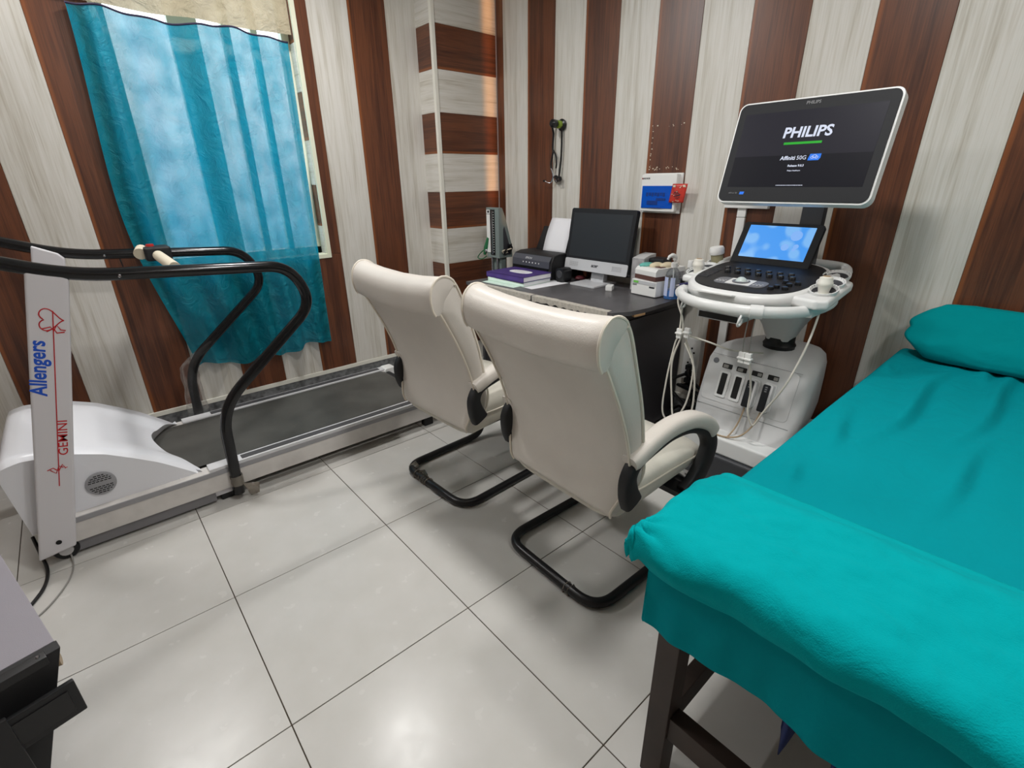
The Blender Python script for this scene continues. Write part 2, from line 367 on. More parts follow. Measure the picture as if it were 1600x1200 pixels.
# floor: grout bed with individual tiles
fl = struct(MB().box((XN, YR, -.05), (XB, YL, -.0025)).build('floor', M['grout']))
T = .6; gx = .1097; gy = 1.6719
tiles = {}
i0 = math.floor((XN-gx)/T); j0 = math.floor((YR-gy)/T)
for i in range(i0, i0+9):
    for j in range(j0, j0+10):
        x0 = max(XN, gx+i*T)+.0016; x1 = min(XB, gx+(i+1)*T)-.0016; y0 = max(YR, gy+j*T)+.0016; y1 = min(YL, gy+(j+1)*T)-.0016
        if x1-x0 < .01 or y1-y0 < .01: continue
        k = (round(x1-x0, 4), round(y1-y0, 4))
        if k not in tiles:
            t = MB().box((-k[0]/2, -k[1]/2, -.008), (k[0]/2, k[1]/2, 0)).build('tile', M['tile'], fl, bevel=.0009, seg=1); tiles[k] = t
        else:
            t = tiles[k].copy(); COL.objects.link(t)
        t.location = ((x0+x1)/2, (y0+y1)/2, random.uniform(-.0003, .0003))
struct(MB().box((XN, YR, ZC), (XB+.2, YL+.2, ZC+.05)).build('ceiling', M['plaster']))
# walls (masonry cores)
b = MB()
for a, c in (((XN, WZ0),(WX0, None)),):
    pass
y0, y1 = YL, YL+.14
b.box((XN, y0, 0), (WX0, y1, ZC)).box((WX1, y0, 0), (XB+.14, y1, ZC)).box((WX0, y0, 0), (WX1, y1, WZ0)).box((WX0, y0, WZ1), (WX1, y1, ZC))
wl = struct(b.build('wall_left', M['plaster']))
wb_ = struct(MB().box((XB, YR, 0), (XB+.14, YL, ZC)).build('wall_back', M['plaster']))
wc = struct(MB().box((XC, YC, 0), (XB, YL, ZC)).build('wall_column', M['plaster']))
wnear = struct(MB().box((XN-.14, YR-.14, 0), (XN, YL+.14, ZC)).build('wall_near', M['plaster']))
wright = struct(MB().box((XN, YR-.14, 0), (XB+.14, YR, ZC)).build('wall_right', M['plaster']))
PM = {}
def panel(parent, xa, ya, center, w, h, kind):
    """xa: local x axis (across), ya: outward; grain along xa x ya ... local z"""
    k = (round(w, 4), round(h, 4), kind); g = .0006
    if k not in PM:
        o = MB().box((-w/2+g, -.004, -h/2+g), (w/2-g, PT, h/2-g)).build('panel', M[kind], parent, bevel=.0012, seg=1); PM[k] = o
    else:
        o = PM[k].copy(); COL.objects.link(o); o.parent = parent
    xa = Vector(xa); ya = Vector(ya); za = xa.cross(ya)
    o.matrix_local = Matrix(((xa.x,ya.x,za.x,center[0]),(xa.y,ya.y,za.y,center[1]),(xa.z,ya.z,za.z,center[2]),(0,0,0,1)))
    return o
ZP = .152
YLs = YL - PT; XBs = XB - PT
# left wall boards (front plane YLs)
k = 0; edges = [XC] + [1.852-.25*i for i in range(0, 14)]
for i in range(len(edges)-1):
    xr, xl = edges[i], edges[i+1]
    if xl < XN: xl = XN
    if xr - xl < .01: break
    kind = 'light' if i % 2 == 0 else 'dark'
    segs = []
    if xr <= WX0 or xl >= WX1: segs = [(xl, xr, ZP, ZC)]
    else:
        a, c = max(xl, WX0), min(xr, WX1)
        segs = [(xl, xr, ZP, WZ0), (xl, xr, WZ1, ZC)]
        if xl < WX0-.005: segs.append((xl, WX0, WZ0, WZ1))
        if xr > WX1+.005: segs.append((WX1, xr, WZ0, WZ1))
    for (p, q, r0, r1) in segs: panel(wl, (-1,0,0), (0,-1,0), ((p+q)/2, YL, (r0+r1)/2), q-p, r1-r0, kind)
# back wall boards
edges = [YC, 3.047] + [3.047-.25*i for i in range(1, 19)]
for i in range(len(edges)-1):
    ya, yb = edges[i], max(edges[i+1], YR)
    if ya - yb < .01: break
    panel(wb_, (0,1,0), (-1,0,0), (XB, (ya+yb)/2, (ZP+ZC)/2), ya-yb, ZC-ZP, 'dark' if i % 2 == 0 else 'light')
for i in range(19):
    ya = YL-.25*i; yb = max(ya-.25, YR)
    if ya-yb > .01: panel(wnear, (0,-1,0), (1,0,0), (XN, (ya+yb)/2, (ZP+ZC)/2), ya-yb, ZC-ZP, 'dark' if i % 2 == 0 else 'light')
for i in range(18):
    xa = XB-.25*i; xb = max(xa-.25, XN)
    if xa-xb > .01: panel(wright, (1,0,0), (0,1,0), ((xa+xb)/2, YR, (ZP+ZC)/2), xa-xb, ZC-ZP, 'light' if i % 2 == 0 else 'dark')
# column boards, grain horizontal, 250 mm courses
zs = [ZC, 2.557, 2.307, 2.057, 1.807, 1.557, 1.307, 1.057, .807, .557, .307, ZP]
for i in range(len(zs)-1):
    kind = 'dark' if i % 2 == 0 else 'light'
    kind = 'dark' if zs[i] in (2.307, 1.807, 1.307, .807, .307) else 'light'
    h = zs[i]-zs[i+1]; zc = (zs[i]+zs[i+1])/2
    # front face (normal -Y): local x -> -Z?, grain -> X
    panel(wc, (0,0,-1), (0,-1,0), ((XC+XB)/2-.004, YC, zc), h, XB-XC-.008, kind)
    panel(wc, (0,0,-1), (-1,0,0), (XC, (YC+YL)/2, zc), h, YL-YC, kind)
# corner trims of the column
struct(MB().prism([(XC-.014, YC-.014), (XC+.012, YC-.014), (XC+.012, YC-.006), (XC-.006, YC-.006), (XC-.006, YC+.012), (XC-.014, YC+.012)], lambda u, v, w: (u, v, w), .0, ZC).build('trim_1', M['pvc'], bevel=.002))
struct(MB().box((XBs-.006, YC-.013, 0), (XBs+.004, YC-.006, ZC)).build('trim_2', M['rail_grey']))
# marble skirting and white strip above it
struct(MB().box((XN, YL-.012, 0), (XC, YL, .128)).build('baseboard_left', M['marble']))
struct(MB().box((XN, YL-.016, .126), (XC-.008, YL+.001, .153)).build('trim_3', M['pvc'], bevel=.002))
struct(MB().box((XB-.012, YR, 0), (XB, YC, .128)).build('baseboard_back', M['marble']))
struct(MB().box((XB-.016, YR, .126), (XB+.001, YC, .153)).build('trim_4', M['pvc'], bevel=.002))
# ---- window: cream casing, striped reveal, sashes and panes
wn = tag(bpy.data.objects.new('window_1', None), kind='structure'); COL.objects.link(wn); ORG[wn] = Vector((0,0,0))
c = .022
b = MB()
for (xa, xb2, za, zb) in ((WX1-.004, WX1+c, WZ0-c, WZ1+c), (WX0-c, WX0+.004, WZ0-c, WZ1+c), (WX0, WX1, WZ0-c, WZ0+.004), (WX0, WX1, WZ1-.004, WZ1+c)):
    b.box((xa, YL-.014, za), (xb2, YL+.012, zb))
b.build('casing', M['cream_pvc'], wn, bevel=.002)
# reveal boards on the two jambs: brown and pale blocks
zz = [WZ0, 1.12, 1.367, 1.62, 1.877, 2.123, 2.37, WZ1]
for i in range(len(zz)-1):
    kind = 'light' if i % 2 == 0 else 'dark'
    for xj, nx in ((WX1, -1), (WX0, 1)):
        panel(wn, (0,0,-1), (nx,0,0), (xj, YL+.045, (zz[i]+zz[i+1])/2), zz[i+1]-zz[i], .08, kind)
MB().box((WX0, YL+.0, WZ0-.004), (WX1, YL+.14, WZ0+.006)).build('sill', M['cream_pvc'], wn, bevel=.002)
b = MB(); yf0, yf1 = YL+.07, YL+.125
b.box((WX0, yf0, WZ0), (WX0+.04, yf1, WZ1)).box((WX1-.05, yf0, WZ0), (WX1, yf1, WZ1)).box((WX0, yf0, WZ0), (WX1, yf1, WZ0+.05)).box((WX0, yf0, WZ1-.05), (WX1, yf1, WZ1))
b.build('frame', M['cream_pvc'], wn, bevel=.003)
mull = [(.655, .79), (.905, .945), (1.05, 1.085)]
for xa, xb2 in mull:
    MB().box((xa, yf0+.004, WZ0+.04), (xb2, yf1-.004, WZ1-.04)).build('mullion', M['cream_pvc'], wn, bevel=.003)
xs = [WX0+.04] + [q for m_ in mull for q in m_] + [WX1-.05]
for i in range(0, len(xs), 2):
    MB().box((xs[i]-.004, YL+.096, WZ0+.045), (xs[i+1]+.004, YL+.1, WZ1-.045)).build('pane', M['glass'], wn)
# portal for the daylight
pl = bpy.data.lights.new('window_portal', 'AREA'); pl.shape = 'RECTANGLE'; pl.size = WX1-WX0; pl.size_y = WZ1-WZ0; pl.cycles.is_portal = True
po = bpy.data.objects.new('window_portal', pl); COL.objects.link(po); po.location = ((WX0+WX1)/2, YL+.135, (WZ0+WZ1)/2); po.rotation_euler = (R(-90), 0, 0)

# ================================================================== lamps on the ceiling (above the frame)
def ceiling_lamp(x, y, power, label, col=(1, .985, .965)):
    t = thing('ceiling_light', (x, y, ZC), label, 'ceiling light', 'round ceiling lights')
    MB().lathe([(.0, 0), (.125, 0), (.13, -.006), (.128, -.022), (.118, -.026), (.112, -.02), (.0, -.02)], (x, y, ZC), n=28).build('housing', M['white'], t)
    MB().lathe([(.0, -.0205), (.111, -.0205), (.111, -.023), (.0, -.023)], (x, y, ZC), n=28).build('diffuser', M['lamp_glow'], t)
    l = bpy.data.lights.new('lamp', 'AREA'); l.shape = 'DISK'; l.size = .23; l.energy = power; l.color = col
    o = bpy.data.objects.new('lamp', l); COL.objects.link(o); o.parent = t; o.location = (0, 0, -.035)
ceiling_lamp(.98, 2.42, LAMP_POWER, 'round ceiling light near the curtained window')
ceiling_lamp(1.0, .78, LAMP_POWER, 'round ceiling light above the chairs and bed')
ceiling_lamp(1.0, -.86, LAMP_POWER*.8, 'round ceiling light beyond the bed')
t = thing('tube_light', (-.25, YL, 2.6), 'white tube light high on the striped left wall', 'tube light')
MB().box((-.56, YL-.045, 2.575), (.06, YL-PT, 2.625)).build('batten', M['white'], t, bevel=.004)
MB().tube([(-.54, YL-.058, 2.6), (.04, YL-.058, 2.6)], .014, 12).build('tube', M['lamp_glow'], t)
l = bpy.data.lights.new('tube_lamp', 'AREA'); l.shape = 'RECTANGLE'; l.size = .58; l.size_y = .05; l.energy = LAMP_POWER*.8; l.color = (1, .985, .97)
o = bpy.data.objects.new('tube_lamp', l); COL.objects.link(o); o.parent = t; o.location = (0, -.085, -.01); o.rotation_euler = (R(-50), 0, 0)
# added narrow lamp, source unseen, that makes the orange band on the corner column
l = bpy.data.lights.new('added_warm_beam', 'AREA'); l.shape = 'RECTANGLE'; l.size = .1; l.size_y = 2.0; l.energy = .5; l.color = (1, .42, .12); l.spread = R(1.2)
o = bpy.data.objects.new('added_warm_beam', l); COL.objects.link(o)
src = Vector((.55, YR+.02, 2.1)); dst = Vector((2.54, YC, 2.0)); d = (dst-src); d.z = 0
o.location = src; o.rotation_euler = d.to_track_quat('-Z', 'Y').to_euler()

# ================================================================== curtain and the net strip above it
def cur(u, v):
    z = 2.118 - v*1.745
    xl = .252 - .03*sm(0, .45, v)+ .15*sm(.45, 1, v)*v; xr = 1.205 - .02*v
    x = xl + (xr-xl)*u
    amp = (.022 + .012*v)
    ph = u*2*math.pi*5.3 + .5*math.sin(u*9) + .35*math.sin(v*2.2+u*4)
    y = YL - .062 + amp*math.sin(ph) + .006*noise.noise(Vector((u*14, v*5, 1)))
    y += .007*noise.noise(Vector((u*30, v*22, 7)))*sm(.45, 1, v)
    z += .012*math.sin(u*11+.5)*(1-sm(0, .1, v)) + (.016*math.sin(u*17) + .012*math.sin(u*6+2)-.01*u)*sm(.9, 1, v)
    return Vector((x, y, z))
cu_t = thing('curtain', (.73, YL-.06, 2.1), 'teal satin curtain hanging over the window', 'curtain')
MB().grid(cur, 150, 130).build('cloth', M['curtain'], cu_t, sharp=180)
MB().tube([cur(i/80, 0) for i in range(81)], .0045, 6).build('top_hem', M['curtain_hem'], cu_t, sharp=180)
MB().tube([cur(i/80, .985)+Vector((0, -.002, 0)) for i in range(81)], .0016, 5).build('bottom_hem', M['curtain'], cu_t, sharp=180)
def val(u, v):
    x = .2 + 1.035*u; z = 2.62 - v*(.475 + .0*u)
    y = YL - .034 + .005*math.sin(u*21) + .003*noise.noise(Vector((u*9, v*4, 3)))
    return Vector((x, y, z + .004*math.sin(u*14)*v))
vo = thing('valance', (.72, YL-.035, 2.6), 'beige net strip above the teal curtain', 'valance')
MB().grid(val, 90, 16).build('net_cloth', M['valance'], vo, sharp=180)
MB().tube([(.16, YL-.035, 2.622), (1.29, YL-.035, 2.622)], .01, 10).build('rod', M['alu'], vo)

# ================================================================== treadmill
t = thing('treadmill', (.5, 2.68, 0), 'white stress test treadmill with black handrails under the curtained window', 'treadmill')
YN, YF = 2.335, 3.04
def side(y0, y1, nm):
    # side rail: white web below, grey strip above, dark ribbed strip on top
    out = 1 if nm == 'n' else -1
    yo = y0 if nm == 'n' else y1; s_ = 1 if nm == 'n' else -1
    o = MB().box((-.3, y0, .06), (1.42, y1, .168)).build('side_rail', M['side_white'], t, bevel=.004)
    MB().box((-.28, min(yo-.003*s_, yo+.01*s_), .143), (1.40, max(yo-.003*s_, yo+.01*s_), .166)).build('side_strip', M['rail_grey'], o, bevel=.002)
    MB().box((.2, min(yo+.0*s_, yo+.066*s_), .166), (1.42, max(yo+.0*s_, yo+.066*s_), .181)).build('rail_cap', M['alu'], o, bevel=.003)
    MB().box((.34, min(yo+.012*s_, yo+.05*s_), .178), (1.375, max(yo+.012*s_, yo+.05*s_), .1835)).build('foot_strip', M['dark_strip'], o, bevel=.001)
side(YN, YN+.072, 'n'); side(YF-.072, YF, 'f')
def beltf(u, v):
    x = .0 + 1.44*u; y = 2.412 + .556*v
    z = .176 - .06*sm(.955, 1.0, u)
    return Vector((x, y, z))
b = MB().grid(beltf, 60, 6); b.box((.0, 2.412, .12), (1.40, 2.968, .165)); b.build('belt', M['belt'], t, sharp=30)
MB().lathe([(.0, -.29), (.036, -.29), (.036, .29), (.0, .29)], (1.42, 2.69, .128), axis='y', n=18).build('rear_roller', M['black_matt'], t)
for y in (YN+.036, YF-.036):
    MB().prism(rrect(.09, .12, .02, 4), lambda u, v, w, y=y: (1.445+u, y+w, .125+v), -.042, .042).build('end_cap', M['white'], t, bevel=.006)
# lower beam, floor stops and wheel
for y in (2.345, 2.97): MB().box((-.36, y, .012), (.2, y+.04, .066)).build('lower_beam', M['skid'], t, bevel=.004)
for y in (2.352, 3.0):
    b = MB().box((.195, y, .03), (.27, y+.03, .085)); b.build('bracket', M['white_paint'], t, bevel=.003)
    MB().lathe([(.0, 0), (.011, 0), (.009, -.004), (0, -.004)], (.235, y if y < 2.5 else y+.034, .06), axis='y', n=12).build('bolt', M['alu'], t)
    MB().lathe([(.0, -.014), (.038, -.014), (.042, -.008), (.042, .008), (.038, .014), (.0, .014)], (-.335, y-.004, .042), axis='y', n=22).build('wheel', M['black'], t)
    MB().lathe([(.0, -.019), (.022, -.019), (.024, -.012), (.0, -.012)], (-.335, y-.004, .042), axis='y', n=16).build('wheel_hub', M['alu'], t)
for x in (.25, 1.36):
    for y in (YN+.02, YF-.06): MB().box((x-.03, y, 0), (x+.03, y+.04, .064)).build('foot', M['black_matt'], t, bevel=.004)
# motor hood
prof = [(-.43, .415), (-.41, .445), (-.36, .455), (-.28, .447), (-.2, .428), (-.12, .395), (-.04, .345), (.04, .29), (.12, .22), (.18, .165), (.20, .138)]
def hz(x):
    for (a, za), (b_, zb) in zip(prof, prof[1:]):
        if x <= b_: return za + (zb-za)*max(0, (x-a))/(b_-a)
    return prof[-1][1]
hy0, hy1 = 2.372, 3.03
NU, NV = 34, 40
def xmax(v):
    e = abs(v-.5)*2
    return .045 + .155*max(0, (e-.0))**1.9 if e < 1 else .2
def hoodtop(u, v):
    xm = xmax(v); x = -.43 + (xm+.43)*u; y = hy0 + (hy1-hy0)*v
    z = hz(x); e = min(v, 1-v)*(hy1-hy0)
    z -= .018*(1-sm(0, .03, e))
    d = sm(.12, .3, v)*(1-sm(.7, .88, v))*sm(-.16, .0, x)      # sunken landing in the middle
    z -= .028*d
    return Vector((x, y, z))
b = MB().grid(hoodtop, NU, NV)
for vv, y in ((0, hy0), (1, hy1)):
    top = [hoodtop(i/NU, vv) for i in range(NU+1)]
    low = [Vector((min(p.x, .2), y, .13 if p.x > -.425 else .13)) for p in top]
    low = [Vector((-.43 + .02 + (p.x+.43)*.968, y, .132)) for p in top]
    b.add(top+low, [(i, i+1, NU+1+i+1, NU+1+i) for i in range(NU)])
fr = [hoodtop(0, j/NV) for j in range(NV+1)]; lo = [Vector((-.41, p.y, .132)) for p in fr]
b.add(fr+lo, [(j, j+1, NV+2+j, NV+1+j) for j in range(NV)])
fr = [hoodtop(1, j/NV) for j in range(NV+1)]; lo = [Vector((p.x-.03, p.y, .18)) for p in fr]
b.add(fr+lo, [(j, j+1, NV+2+j, NV+1+j) for j in range(NV)])
hood = b.build('motor_hood', M['hood'], t, sharp=50)
MB().prism([(-.3, 2.5), (-.22, 2.5), (-.22, 2.63), (-.3, 2.63)], lambda u, v, w: (u, v, hz(u)+w), -.004, .0025).build('hood_label', M['white'], hood, bevel=.001)
# round vent on the hood's side
MB().lathe([(0, 0), (.05, 0), (.05, -.006), (.045, -.008), (0, -.008)], (-.165, hy0, .262), axis='y', n=32).build('vent', M['rail_grey'], hood)
vent = bpy.data.objects['vent']; b = MB()
for sgn in (1, -1):
    for row in range(4):
        zr = .262 + sgn*(.012 + row*.0085); hw = math.sqrt(max(.0001, .041**2-(zr-.262)**2)); x = -hw
        while x < hw-.004:
            b.box((-.165+x, hy0-.0088, zr-.0018), (-.165+min(x+.010, hw), hy0-.0075, zr+.0018)); x += .013
b.build('vent_slots', M['slot'], hood, kind='stuff')
MB().lathe([(0, 0), (.007, 0), (.005, -.004), (0, -.004)], (.09, hy0, .165), axis='y', n=12).build('screw', M['alu'], hood)
# posts, leaning towards the runner
post_out = [(-.413, .05), (-.298, .065), (-.041, 1.074), (-.06, 1.1), (-.14, 1.14)]
for k_, (ya, yb) in enumerate(((2.3, 2.362), (3.035, 3.095))):
    p = MB().prism(post_out, lambda u, v, w: (u, w, v), ya, yb).build('post', M['white_paint'], t, bevel=.009, seg=3)
    if k_ == 0:
        MB().lathe([(0, 0), (.009, 0), (.009, -.002), (0, -.002)], (-.34, ya+.0, .105), axis='y', n=16).build('post_hole', M['slot'], p)
        ax = Vector((.255, 0, 1.01)).normalized(); lf = Vector((-1, 0, 0)); lf = (lf - ax*lf.dot(ax)).normalized()
        yp = ya-.0004
        def P2(a, l): # along the post from the foot centre, leftwards
            return Vector((-.355, yp, .06)) + ax*a + lf*l
        text('Allengers', .062, M['blue_ink'], p, frame(P2(.742, .031), ax, lf), offset=.0015, shear=.12, label='blue lettering', sx=.86)
        text('GEMINI', .038, M['red_ink'], p, frame(P2(.478, -.027), ax, lf), offset=.0001, label='red lettering', sx=1.12)
        ink = MB()
        ink.tube([P2(.285, -.011), P2(.95, -.011)], .0017, 5)
        ink.tube([P2(.352, .02), P2(.36, .004), P2(.352, -.004), P2(.346, -.011), P2(.372, -.022), P2(.356, -.03), P2(.36, -.035)], .0018, 5)
        ink.tube([P2(.352, .012), P2(.338, -.004), P2(.366, -.012), P2(.36, -.024)], .0018, 5)
        # heart outline, tip pointing right, with the trace through it
        hp = []
        for i in range(45):
            a = math.pi*2*(i/44)*.9 + .25
            hx = 16*math.sin(a)**3; hy = 13*math.cos(a)-5*math.cos(2*a)-2*math.cos(3*a)-math.cos(4*a)
            hp.append(P2(.918 - hx*.0024, hy*.0022 - .002))
        ink.tube(hp, .002, 5)
        ink.tube([P2(.885, .018), P2(.893, -.004), P2(.878, -.012), P2(.9, -.02), P2(.884, -.03), P2(.882, -.043)], .002, 5)
        ink.tube([P2(.876, .006), P2(.888, -.012), P2(.872, -.02), P2(.876, -.04)], .0022, 5)
        ink.build('emblem', M['red_ink'], p, label='red heart emblem with a pulse line')
# handrails
def rail(y, foot_z):
    pts = [(-.5, y, 1.262), (-.03, y, 1.085), (.70, y, 1.04), (.775, y, .86), (.305, y, .46), (.29, y, foot_z)]
    f = fillet(pts[:2]+pts[2:3], .08)[:-1]
    mid = [Vector(p) for p in pts]
    path = fillet([mid[0], mid[1], mid[2], mid[3], mid[4], mid[5]], .13, 8)
    return MB().tube(path, .0235, 16)
r1 = rail(2.318, .03).build('handrail', M['black_gloss'], t, sharp=60)
r2 = rail(3.065, .15).build('handrail', M['black_gloss'], t, sharp=60)
for y, rr in ((2.318, r1), (3.065, r2)):
    MB().lathe([(0, 0), (.006, 0), (.004, -.003), (0, -.003)], (.1, y-.0235, 1.072), axis='y', n=10).build('screw', M['chrome'], rr)
MB().tube([(.30, 3.05, 1.055), (.30, 2.33, 1.05)], .011, 12).build('cross_bar', M['black_gloss'], t)
MB().tube([(.30, 2.95, 1.062), (.30, 2.5, 1.055)], .024, 14).build('grip', M['cream_foam'], t)
MB().tube([(.235, 3.01, 1.07), (.25, 3.06, 1.085)], [.028, .026], 14).build('grip', M['cream_foam'], t)
q = MB().box((.25, 2.97, 1.035), (.36, 3.09, 1.1)).build('sensor_block', M['black_matt'], t, bevel=.012, seg=3)
MB().lathe([(0, 0), (.018, 0), (.016, .012), (0, .012)], (.285, 3.04, 1.098), n=16).build('stop_button', M['red'], q)
MB().tube([(.155, 3.09, 1.05), (.16, 3.1, 1.0), (.19, 3.09, .985), (.21, 3.08, 1.0)], .0025, 6).build('lead', M['black'], t)
# console at the rails' front end (outside the picture)
MB().box((-.62, 2.5, 1.2), (-.5, 2.88, 1.33)).build('console', M['white_paint'], t, bevel=.015)
MB().tube([(-.5, 2.318, 1.262), (-.53, 2.34, 1.272), (-.55, 2.69, 1.275), (-.53, 3.04, 1.272), (-.5, 3.065, 1.262)], .0235, 12).build('front_bar', M['black_gloss'], t)
# stretch film on the far rail, tape and plastic scrap on the near one
def film(u, v):
    a = u*2*math.pi; z = .58 - .42*v; r_ = .03 + .008*v + .008*noise.noise(Vector((math.cos(a)*2, math.sin(a)*2, v*6)))
    xc = .305 + max(0, (z-.46))*1.17 - .012*v
    return Vector((xc + r_*math.cos(a)*(1+.5*v), 3.065 + r_*math.sin(a)*.8, z))
MB().grid(film, 24, 20).build('plastic_film', M['film'], t, sharp=60)
def tp(u, v):
    a = u*2*math.pi; z = .125 - .05*v; r_ = .0265 + .003*noise.noise(Vector((a*2, v*9, 2)))
    return Vector((.294 + r_*math.cos(a), 2.318 + r_*math.sin(a), z))
MB().grid(tp, 28, 6).build('tape', M['tape'], t, sharp=60)
MB().add([(.31, 2.292, .085), (.375, 2.28, .07), (.365, 2.27, .022), (.33, 2.285, .012)], [(0, 1, 2, 3)]).build('tape_scrap', M['tape'], t, solid=.0006)

# ================================================================== chairs
rear = [(-.13, .985), (-.122, .955), (-.084, .887), (-.04, .80), (.006, .69), (.034, .58), (.032, .5), (.012, .42), (.02, .385)]
front = [(.06, .375), (.1, .44), (.105, .54), (.085, .66), (.062, .77), (.02, .895), (-.022, 1.01), (-.055, 1.052), (-.092, 1.062), (-.125, 1.03)]
def chair(loc, rz, label):
    t = thing('visitor_chair', (0,0,0), label, 'chair', 'cantilever chairs facing the desk')
    def wid(z): return .288 + .004*sm(.5, 1.0, z) - .05*(1-sm(.36, .55, z))
    # padded back: closed side profile lofted across the width with softened edges
    prof = rear + front
    pc = Vector((0, 0))
    for p in prof: pc += Vector(p)
    pc /= len(prof)
    ncl = bez([(p[0], p[1], 0) for p in prof + [prof[0]]], 3)[:-1]
    def ring(s, ins, wsc):
        out = []
        for i, p in enumerate(ncl):
            a = ncl[i-1]; c = ncl[(i+1) % len(ncl)]
            tg = (c-a); nm = Vector((tg.y, -tg.x, 0)).normalized()
            q = p + nm*ins
            out.append(Vector((q.x, s*wid(q.y)*wsc, q.y - .02*(1-s*s)*sm(.93, 1.03, q.y))))
        return out
    # orientation test so that inset goes inwards
    area = sum(ncl[i].x*ncl[(i+1) % len(ncl)].y - ncl[(i+1) % len(ncl)].x*ncl[i].y for i in range(len(ncl)))
    sg = -1 if area > 0 else 1
    rings = [ring(-1, sg*.02, 1.0), ring(-1, sg*.006, .985), ring(-1, 0, .955)] + [ring(s, 0, 1) for s in (-.8, -.4, 0, .4, .8)] + [ring(1, 0, .955), ring(1, sg*.006, .985), ring(1, sg*.02, 1.0)]
    if rings[0][0].x < rings[2][0].x and False: pass
    MB().loft(rings).build('backrest', M['leather'], t, sharp=65)
    # head roll overlapping the rear panel
    rp = []
    for i in range(20):
        a = 2*math.pi*i/20
        rp.append((a,))
    roll = [(-.131, .932), (-.143, .955), (-.149, 1.0), (-.138, 1.04), (-.108, 1.066), (-.07, 1.064), (-.04, 1.04), (-.06, 1.015), (-.09, .98), (-.1, .95), (-.115, .93)]
    rl = bez([(a, c, 0) for a, c in roll + [roll[0]]], 3)[:-1]
    rr = []
    cx = sum(p.x for p in rl)/len(rl); cz = sum(p.y for p in rl)/len(rl)
    for s, k_ in ((-.293, .9), (-.292, .97), (-.288, 1.0), (-.24, 1.0), (-.15, 1.0), (0, 1.0), (.15, 1.0), (.24, 1.0), (.288, 1.0), (.292, .97), (.293, .9)):
        rr.append([Vector((cx + (p.x-cx)*k_, s, cz + (p.y-cz)*k_ - .02*(1-(s/.3)**2))) for p in rl])
    hr = MB().loft(rr).build('head_roll', M['leather'], t, sharp=45)
    for q in (rr[2], rr[-3]): MB().tube([p + Vector((0, math.copysign(.003, p.y), 0)) for p in q[:20]], .0045, 6).build('roll_piping', M['piping'], hr)
    for s in (-1, 1):
        w = lambda z: s*(wid(z)+.0005)
        MB().tube(bez([(p[0]-.001, w(p[1])*.985, p[1]) for p in rear[1:]], 5), .005, 6).build('piping', M['piping'], t)
        MB().tube(bez([(p[0], w(p[1])*.985, p[1]) for p in front[1:]], 5), .005, 6).build('piping', M['piping'], t)
    # seat cushion: lofted from back to front
    rs = []
    for x, z0, z1, hw in ((.03, .36, .47, .235), (.06, .345, .5, .25), (.14, .355, .505, .256), (.28, .372, .505, .258), (.42, .385, .5, .258), (.5, .39, .485, .254), (.535, .405, .455, .245)):
        n_ = 24; rg = []
        for i in range(n_):
            a = 2*math.pi*i/n_; cs, sn = math.cos(a), math.sin(a)
            rg.append(Vector((x, hw*math.copysign(abs(cs)**.35, cs), (z0+z1)/2 + (z1-z0)/2*math.copysign(abs(sn)**.55, sn))))
        rs.append(rg)
    st = MB().loft(rs).build('seat', M['leather_side'], t, sharp=60)
    for s in (-1, 1):
        MB().tube(bez([(.05, s*.256, .455), (.16, s*.26, .452), (.3, s*.262, .455), (.45, s*.262, .452), (.53, s*.247, .44)], 5), .0035, 6).build('seam', M['piping'], st)
    # arms
    for s in (-1, 1):
        y = s*.284
        cl = bez([(.03, y, .6), (.135, y, .637), (.235, y, .652), (.35, y, .638), (.44, y, .597), (.485, y, .55)], 5)
        rg = []
        for i, p in enumerate(cl):
            a = cl[max(0, i-1)]; c = cl[min(len(cl)-1, i+1)]; tg = (c-a).normalized(); nm = Vector((-tg.z, 0, tg.x))
            e = min(i, len(cl)-1-i); k_ = .86 if e == 0 else 1
            rg.append([p + nm*(v*.028*k_ + .004) + Vector((0, h*.031*k_, 0)) for h, v in [(math.copysign(abs(math.cos(q))**.6, math.cos(q)), math.copysign(abs(math.sin(q))**.7, math.sin(q))) for q in [2*math.pi*j/16 for j in range(16)]]])
        MB().loft(rg).build('arm_pad', M['leather'], t, sharp=60)
        # black moulded C-shaped arm: ribbon swept in the side plane
        path = bez([(.055, 0, .455), (.035, 0, .5), (.03, 0, .555), (.065, 0, .598), (.15, 0, .618), (.24, 0, .628), (.345, 0, .614), (.44, 0, .57), (.49, 0, .505), (.475, 0, .435), (.415, 0, .365), (.36, 0, .34)], 5)
        rg = []
        for i, p in enumerate(path):
            a = path[max(0, i-1)]; c = path[min(len(path)-1, i+1)]; tg = (c-a).normalized(); nm = Vector((-tg.z, 0, tg.x)); f_ = i/(len(path)-1)
            th = .022 + .016*(1-sm(0, .25, f_)) + .02*sm(.6, .8, f_)
            th -= .006*sm(.25, .45, f_)*(1-sm(.5, .65, f_))
            rg.append([Vector((p.x, y, p.z)) + nm*(v*th) + Vector((0, h*.021, 0)) for h, v in [(math.copysign(abs(math.cos(q))**.5, math.cos(q)), math.copysign(abs(math.sin(q))**.6, math.sin(q))) for q in [2*math.pi*j/14 for j in range(14)]]])
        MB().loft(rg).build('arm_frame', M['black_matt'], t, sharp=60)
        MB().box((.33, .18 if s > 0 else -.29, .34), (.40, .29 if s > 0 else -.18, .362)).build('arm_bracket', M['black'], t, bevel=.004)
    # sled frame: one bent tube
    w = .24; r_ = .0185
    pts = [(.44, w, .375), (.46, w, .33), (.455, w, r_+.002), (-.02, w, r_+.001), (-.02, -w, r_+.001), (.455, -w, r_+.002), (.46, -w, .33), (.44, -w, .375)]
